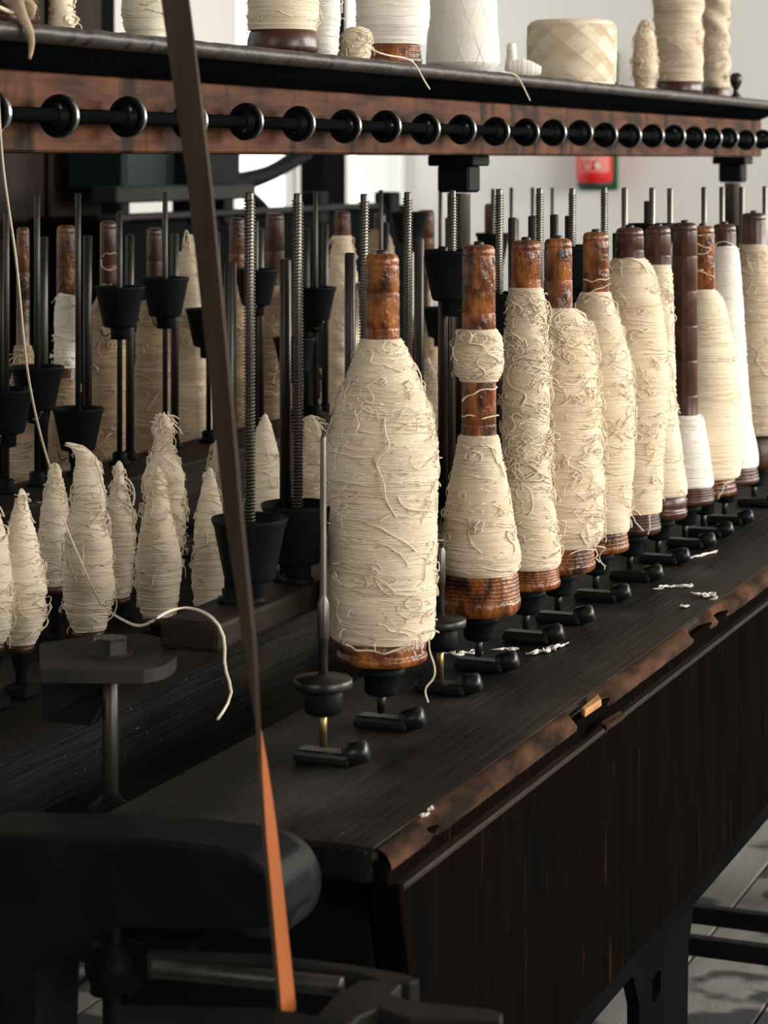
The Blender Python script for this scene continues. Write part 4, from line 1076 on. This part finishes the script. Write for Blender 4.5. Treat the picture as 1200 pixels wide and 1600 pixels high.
e, u = package('yarn_cheese', 'cream cylindrical cheese with diamond cross winding on the shelf', 893, .955, [(26, 58), (29, 66), (34, 69), (70, 70), (115, 69), (124, 68), (128, 64)], 128, 'yarn_warm', 'yarn_warm', 408, wraps=0, mess=0, fuzz=0, ridge=.0001, lump=.0003, seg=64)
prof = [((128 - y) * u, hw * u) for y, hw in ((124, 68), (115, 69), (70, 70), (34, 69), (31, 67))]
strand_part(e, *cross_strands(prof, 18, 10, 9, .0004, 1.6, .036), 'yarn_warm', 'crossed_windings')
# small white quill lying with its upright tip
loc, u = shelf_loc(820, .905)
q_ = empty('yarn_quill', loc); tag(q_, 'small white quill lying in front of the cream cheese with an upright stub', 'quill', GT)
pr = [(0, .006), (.004, .011), (.02, .0125), (.034, .009), (.042, .004)]
o = link('yarn', wound_mesh('yarn', pr, .0022, 28, 3, .0003, .0006, 5), 'yarn_white', q_, (-.022 * CT, -.022 * ST, .0125)); o.rotation_euler = (0, math.radians(96), TH)
o = link('tip', wound_mesh('tip', [(0, .008), (.008, .0072), (.022, .0055), (.026, .0065), (.030, .0062), (.033, .004)], .0022, 24, 3, .0003, .0004, 6), 'yarn_white', q_, (-.016 * CT, -.016 * ST, .008))
package('yarn_cop', 'small beige cop leaning beside the far shelf bobbin', 1008, .905, [(26, 4), (36, 10), (60, 17), (90, 20), (115, 18), (133, 13)], 135, 'yarn_sand', 'yarn_cream', 409, cat='cop', wraps=60, mess=30, fuzz=16)
package('yarn_bobbin', 'beige frayed shelf bobbin on a dark base near the shelf end', 1060, .93, [(-190, 20), (-100, 34), (0, 41), (20, 36), (60, 38), (100, 39), (122, 36)], 142, 'yarn_sand', 'yarn_cream', 410, base=(120, 37, 0), core='bobbin_dark',
        wraps=110, mess=40, fuzz=40, cat='bobbin', slant=.002, lump=.002)
package('yarn_bobbin', 'ragged beige bobbin last on the shelf beside the finial', 1118, .95, [(-170, 14), (-60, 22), (20, 23), (70, 22), (128, 20)], 146, 'yarn_sand', 'yarn_sand', 411, base=(126, 22, 0), core='bobbin_dark',
        wraps=70, mess=120, fuzz=60, cat='bobbin', slant=.003, lump=.004)
# tuft of roving hanging over the shelf at the left
tf = empty('roving_tuft', PN(30, 20, .885)); tag(tf, 'beige tuft of roving hanging over the shelf edge at the left corner', 'yarn')
def loc_pts(e, pts): return [PN(x, y, n) - e.location for x, y, n in pts]
Pm = smooth_path(loc_pts(tf, [(24, -30, .90), (28, 5, .885), (34, 24, .872), (44, 42, .868), (49, 60, .868), (49, 78, .868), (46, 92, .868)]), 40)
link('hank', tubes('hank', [Pm], [np.interp(np.linspace(0, 1, 40), [0, .5, .85, 1], [.0055, .0045, .0028, .0012])], 10), 'yarn_beige', tf)
Pm2 = smooth_path(loc_pts(tf, [(2, -20, .93), (20, -2, .90), (38, 6, .885), (46, 14, .882), (40, 16, .882)]), 30)
link('knot', tubes('knot', [Pm2], [.0068], 10), 'yarn_beige', tf)
Pm3 = smooth_path(loc_pts(tf, [(-20, 4, .89), (0, 12, .885), (22, 22, .88), (30, 20, .88)]), 30)
link('thread', tubes('thread', [Pm3], [.0016], 6), 'yarn_cream_strand', tf)
bt = shelf_loc(8, .93)
e = empty('yarn_bobbin', bt[0]); tag(e, 'brown bobbin foot at the left end of the shelf behind the tuft', 'bobbin', GT)
link('core', lathe('core', core_profile(.30, .0135, .026, .024, 2, (.2, .25)), 32), 'bobbin_dark', e)
link('yarn', wound_mesh('yarn', [(.025, .024), (.09, .027), (.2, .022), (.26, .014)], .002, 40, 3, .0003, .001, 444), 'yarn_beige', e)
# loose threads over the shelf edge
def loose_thread(label, pts, r, m='yarn_cream_strand', group=None):
    w = [PN(x, y, n) for x, y, n in pts]
    base = w[0].copy()
    P = smooth_path([p - base for p in w], 60)
    o = link('yarn_thread', tubes('yarn_thread', [P], [r], 6), m, None, base)
    tag(o, label, 'thread', group)
    return o
loose_thread('thread trailing from the little stub over the shelf edge', [(578, 76, .888), (600, 86, .8755), (640, 91, .870), (652, 105, .868), (662, 125, .868), (671, 139, .868)], .0009)
loose_thread('short thread hanging below the white quill', [(780, 112, .885), (806, 115, .8705), (815, 130, .868), (828, 157, .868)], .0008)
loose_thread('long thread running up from a cop to the beam at the left edge', [(-3, 150, .888), (-1, 190, .888), (4, 260, .93), (14, 330, .96), (24, 395, .99), (31, 460, 1.0), (36, 520, 1.02), (42, 575, 1.04), (52, 632, 1.06), (66, 690, 1.075), (78, 730, 1.079)], .0010)
loose_thread('curved cream thread lying over the rail and dangling beside the belt', [(168, 954, .95), (190, 968, .88), (214, 979, .80), (232, 975, .765), (250, 962, .762), (272, 951, .775), (300, 949, .765), (330, 962, .735), (348, 985, .722), (352, 1010, .722), (350, 1040, .722), (358, 1064, .722), (363, 1082, .722), (354, 1104, .722), (340, 1124, .722)], .0010)
loose_thread('thread draped down the bent-topped cop', [(148, 714, .965), (156, 745, .96), (166, 775, .96), (168, 790, .965)], .0007)
loose_thread('thread slanting across the front of the bent-topped cop', [(100, 812, .962), (110, 840, .956), (128, 880, .952), (145, 920, .955), (158, 945, .965)], .0007)
loose_thread('thread curling from the knotted tip of the small cop', [(194, 745, 1.065), (204, 752, 1.06), (211, 770, 1.06), (208, 790, 1.06)], .0010)
loose_thread('loop of thread beside the cop behind the belt', [(350, 700, 1.06), (366, 712, 1.055), (372, 735, 1.055), (370, 770, 1.055), (366, 795, 1.06)], .0010)

# lint and scraps on the bench
def scrap(label, pts, r=.0008, curl=.0):
    base = PZ(pts[0][0], pts[0][1], TZ + r)
    w = [PZ(x, y, TZ + r) - base for x, y in pts]
    for q, p in enumerate(w):
        p.z += curl * (q % 2)
    rs = np.random.default_rng(int(pts[0][0] * 7 + pts[0][1]))
    paths, rad = [], []
    for q in range(5 if len(w) > 3 else 3):
        a_, b_ = sorted((rs.uniform(0, .35), rs.uniform(.65, 1))) if q else (0, 1)
        P = smooth_path(w, 60)[int(a_ * 59):int(b_ * 59) + 1]
        t_ = np.linspace(0, 1, len(P))[:, None]
        for h in range(3):
            P = P + np.sin(t_ * rs.uniform(5, 22) + rs.uniform(0, 6)) * rs.normal(0, 1, 3) * np.array([1, 1, .5]) * .0011
        P[:, 2] = np.abs(P[:, 2])
        paths.append(P); rad.append(r * rs.uniform(.4, .7))
    o = link('lint_scrap', tubes('lint_scrap', paths, rad, 5), 'yarn_white', None, base)
    tag(o, label, 'lint', 'lint scraps on the bench top')
scrap('white lint scrap lying right of the nearest spindle disc', [(693, 1023), (705, 1021), (716, 1026), (722, 1020), (735, 1022), (742, 1018), (752, 1020)], .0011, .002)
scrap('white lint scrap curling beside the second bobbin foot', [(765, 1016), (778, 1018), (790, 1014), (804, 1018), (806, 1014), (798, 1014)], .0009, .002)
scrap('frayed white lint scrap on the open bench beyond the second foot', [(822, 1021), (836, 1023), (846, 1016), (852, 1023), (860, 1012), (866, 1018), (876, 1010), (889, 1006)], .0012, .003)
scrap('tiny white lint scrap close to the second foot', [(778, 1036), (786, 1034), (794, 1032)], .0008)
scrap('straight white thread scrap farthest along the bench', [(1079, 872), (1094, 869), (1106, 865), (1120, 862)], .0010)
scrap('thin white lint line in the middle of the bench', [(1020, 920), (1040, 919), (1056, 916), (1070, 918), (1084, 914)], .0011, .002)
scrap('knotted white lint tangle near the worn edge', [(1076, 926), (1090, 934), (1102, 928), (1098, 936), (1112, 928), (1122, 937), (1108, 937)], .0010, .003)
scrap('small white fluff below the lint tangle', [(1066, 946), (1070, 949), (1074, 946)], .0013)
scrap('white fluff beside the fourth bobbin foot', [(955, 925), (965, 930), (975, 928), (980, 930)], .0014, .002)
scrap('short lint scrap left of the fourth bobbin foot', [(905, 962), (914, 964), (924, 961)], .0008)
scrap('thread end lying under the second bobbin', [(640, 1031), (648, 1033), (655, 1031)], .0010)
scrap('white speck on the near corner of the bench', [(661, 1277), (664, 1275), (665, 1272)], .0008)
scrap('upright white speck beside the near corner speck', [(673, 1266), (674, 1264), (675, 1262)], .0008)

# ------------------------------------------------------------------ the twisted drive belt
def belt():
    cx = [(-260, 236), (0, 274), (300, 314), (600, 345), (800, 365), (1000, 390), (1130, 403), (1300, 421), (1440, 435), (1585, 449)]
    ang = [(-260, 6), (0, 12), (300, 36), (600, 45), (800, 53), (1000, 66), (1130, 84), (1200, 97), (1300, 107), (1585, 114)]
    w = 47 * 1.33 / F / 2; th = .0026
    ys = np.linspace(-260, 1585, 110)
    V = []
    for y in ys:
        x = np.interp(y, [a for a, b in cx], [b for a, b in cx])
        # a belt coming down from an overhead pulley: slightly farther from us at the top
        s = np.interp(y, [-260, 1585], [1.255, 1.17])
        p = PS(x, y, s)
        a = math.radians(np.interp(y, [c for c, d in ang], [d for c, d in ang]))
        right = Vector((CT, ST, 0)); fwd = Vector((-ST, CT, 0))
        wd = right * math.cos(a) + fwd * math.sin(a) * -1   # width direction turns towards us on its right side
        nr = right * math.sin(a) + fwd * math.cos(a)
        for (i_, j_) in ((-1, -1), (1, -1), (1, 1), (-1, 1)):
            V.append(p + wd * (i_ * w) + nr * (j_ * th / 2))
    n = len(ys); Q = []; mi = []
    for i in range(n - 1):
        for j in range(4):
            k_ = (j + 1) % 4
            Q.append((i * 4 + j, i * 4 + k_, i * 4 + 4 + k_, i * 4 + 4 + j)); mi.append(1 if j == 2 else 0)
    Q += [(0, 3, 2, 1), ((n - 1) * 4, (n - 1) * 4 + 1, (n - 1) * 4 + 2, (n - 1) * 4 + 3)]; mi += [0, 0]
    base = V[-4].copy()
    me = qmesh('drive_belt', [v - base for v in V], Q)
    me.materials.append(MATS['belt_face']); me.materials.append(MATS['belt_tan'])
    me.polygons.foreach_set('material_index', mi)
    o = link('drive_belt', me, None, None, base, smooth=False)
    tag(o, 'twisted flat leather drive belt, brown above and bright tan below, crossing in front', 'belt')
belt()

# ------------------------------------------------------------------ background
# tall wooden cupboard with dark post at the left
cb = empty('wooden_cupboard', (0, 0, 0)); tag(cb, 'tall dark brown wooden cupboard in shade behind the left of the machine', 'cupboard')
NCB = 2.6
a = PN(-260, 0, NCB).y; b = PN(152, 0, NCB).y
bx('body', NCB, NCB + .5, a, b, -HC, 1.25, 'cupboard_wood', cb, .01)
for k_ in range(4):
    s0 = a + (b - a) * k_ / 4; s1_ = a + (b - a) * (k_ + 1) / 4
    bx('panel_board', NCB - .02, NCB, s0 + .012, s1_ - .012, -HC + .05, 1.2, 'cupboard_wood', cb, .006)
cp = empty('corner_post', (0, 0, 0)); tag(cp, 'black square post standing at the right end of the cupboard', 'post')
s1_ = PN(181, 0, NCB + .02).y
bx('shaft', NCB + .02, NCB + .2, b + .01, s1_, -HC + .04, 2.0, 'black_paint', cp, .006)
bx('base', NCB + .01, NCB + .21, b + .006, s1_ + .02, -HC, -HC + .04, 'black_paint', cp, .006)
# second machine in the gloom, behind the far bobbins
bgm = empty('background_machine', (0, 0, 0)); tag(bgm, 'dark iron machine with horizontal bars and curved arm before the left windows', 'machine')
NM = 2.3
def bb(name, x0, x1, y0, y1, n, th, m, bev=.004):
    p = PN(x0, y1, n); q = PN(x1, y0, n)
    zt = min(PN(x0, y0, n).z, 9) ; zb = p.z
    return link(name, box_me(name, (-n - th, p.y, zb), (-n, q.y, zt), bev), m, bgm, smooth=False)
bb('body', 183, 640, 342, 760, NM, .22, 'black_paint', .01)
bb('top_bar', 183, 400, 292, 318, NM - .02, .06, 'grey_iron')
bb('lower_bar', 183, 600, 336, 346, NM - .04, .05, 'grey_iron')
bb('cover', 196, 282, 215, 300, NM + .1, .15, 'teal_paint', .01)
bb('bearing_block', 322, 378, 232, 296, NM + .02, .2, 'iron', .012)
for x in (190, 300, 352, 500, 612):
    bb('upright', x, x + 14, 300, 350, NM - .01, .05, 'iron')
pth = smooth_path([PN(x, y, NM + .1) for x, y in ((478, 236), (455, 252), (428, 268), (404, 277), (380, 283), (350, 290), (320, 300))], 40)
link('curved_arm', tubes('curved_arm', [pth], [np.interp(np.linspace(0, 1, 40), [0, .4, 1], [.022, .019, .028])], 12), 'iron', bgm)
pth = smooth_path([PN(x, y, NM + .14) for x, y in ((372, 226), (352, 262), (378, 296), (420, 334), (408, 352))], 40)
link('curved_arm', tubes('curved_arm', [pth], [.016], 12), 'iron', bgm)
ic = empty('iron_column', (0, 0, 0)); tag(ic, 'broad black column between the two bright windows', 'column')
NI = 3.3
pc0, pc1 = PN(466, 0, NI + .12), PN(543, 0, NI)
bx('shaft', NI, NI + .12, pc0.y, pc1.y, -HC + .12, 2.14, 'black_paint', ic, .02)
bx('plinth', NI - .03, NI + .15, pc0.y - .03, pc1.y + .03, -HC, -HC + .12, 'black_paint', ic, .01)
# fire extinguisher on a green board on the end wall
def on_end(x, y, d=0): return PS(x, y, S_END - d)
pb = on_end(936, 297)
ub = 9.41 / F
gbd = link('green_board', box_me('green_board', (-32 * ub, -.012, 0), (32 * ub, 0, 215 * ub), .004), 'sign_green', None, (pb.x, S_END - .001, pb.z), smooth=False)
tag(gbd, 'narrow green backing board on the end wall behind the red extinguisher', 'board')
pe = on_end(929, 292, .09)
ex = empty('fire_extinguisher', (pe.x, S_END - .092, pe.z)); tag(ex, 'red fire extinguisher with pale printed label hanging on the end wall', 'fire extinguisher')
re_ = .0745; HB = .40
link('body', lathe('body', [(re_ * .55, 0), (re_ * .80, .006), (re_ * .93, .02), (re_, .045), (re_, HB), (re_ * .9, HB + .03), (re_ * .6, HB + .055), (.022, HB + .065)], 40), 'extinguisher_red', ex)
link('base_ring', lathe('base_ring', [(re_ * .80, -.004), (re_ * .93, .0), (re_ * .95, .014), (re_ * .94, .018)], 40, caps=False), 'rubber', ex)
link('valve', lathe('valve', [(.022, HB + .064), (.022, HB + .09), (.014, HB + .1), (.014, HB + .115)], 20), 'steel', ex)
link('handle', box_me('handle', (-.012, -.10, HB + .112), (.012, .03, HB + .126), .004), 'iron', ex, smooth=False)
link('hose', tubes('hose', [smooth_path([(.02, 0, HB + .08), (.07, -.02, HB + .06), (.092, -.03, HB - .06), (.088, -.03, HB - .18)], 30)], [.008], 10), 'rubber', ex)
# label printed on the curved body, facing the room
aim = math.atan2(-pe.y, -pe.x)
def label_patch(name, a0, a1, z0, z1, m, off=.0006):
    aa = np.linspace(a0, a1, 10); V = []
    for z in (z0, z1):
        for a_ in aa:
            V.append(((re_ + off) * math.cos(aim + a_), (re_ + off) * math.sin(aim + a_), z))
    Q = [(q, q + 1, q + 11, q + 10) for q in range(9)]
    return link(name, qmesh(name, V, Q), m, ex)
label_patch('label', -.95, .95, .060, .30, 'print_pink')
label_patch('label_field', -.80, .42, .068, .104, 'extinguisher_red', .0010)
def glyph(name, a0, z0, strokes, m='print_white', w=.0048):
    paths = []
    for st in strokes:
        paths.append(np.array([((re_ + .0016) * math.cos(aim + a0 + dx / re_), (re_ + .0016) * math.sin(aim + a0 + dx / re_), z0 + dz) for dx, dz in st]))
    link(name, tubes(name, paths, [w / 2] * len(paths), 6, 'radial'), m, ex)
glyph('letter_u', -.36, .086, [[(-.009, .014), (-.009, -.004), (-.005, -.011), (.0, -.013), (.005, -.011), (.009, -.004), (.009, .014)]])
glyph('emblem', .16, .086, [[(.008 * math.cos(t_), .010 * math.sin(t_)) for t_ in np.linspace(0, 6.6, 16)], [(-.004, 0), (.004, 0)]], w=.008)
for q in range(7):
    glyph('letter', -.62 + q * .155, .112, [[(-.0035, -.006), (-.0035, .006)], [(-.0035, .006 if q % 2 else 0), (.0035, .006 if q % 3 else -.006)]], w=.003)
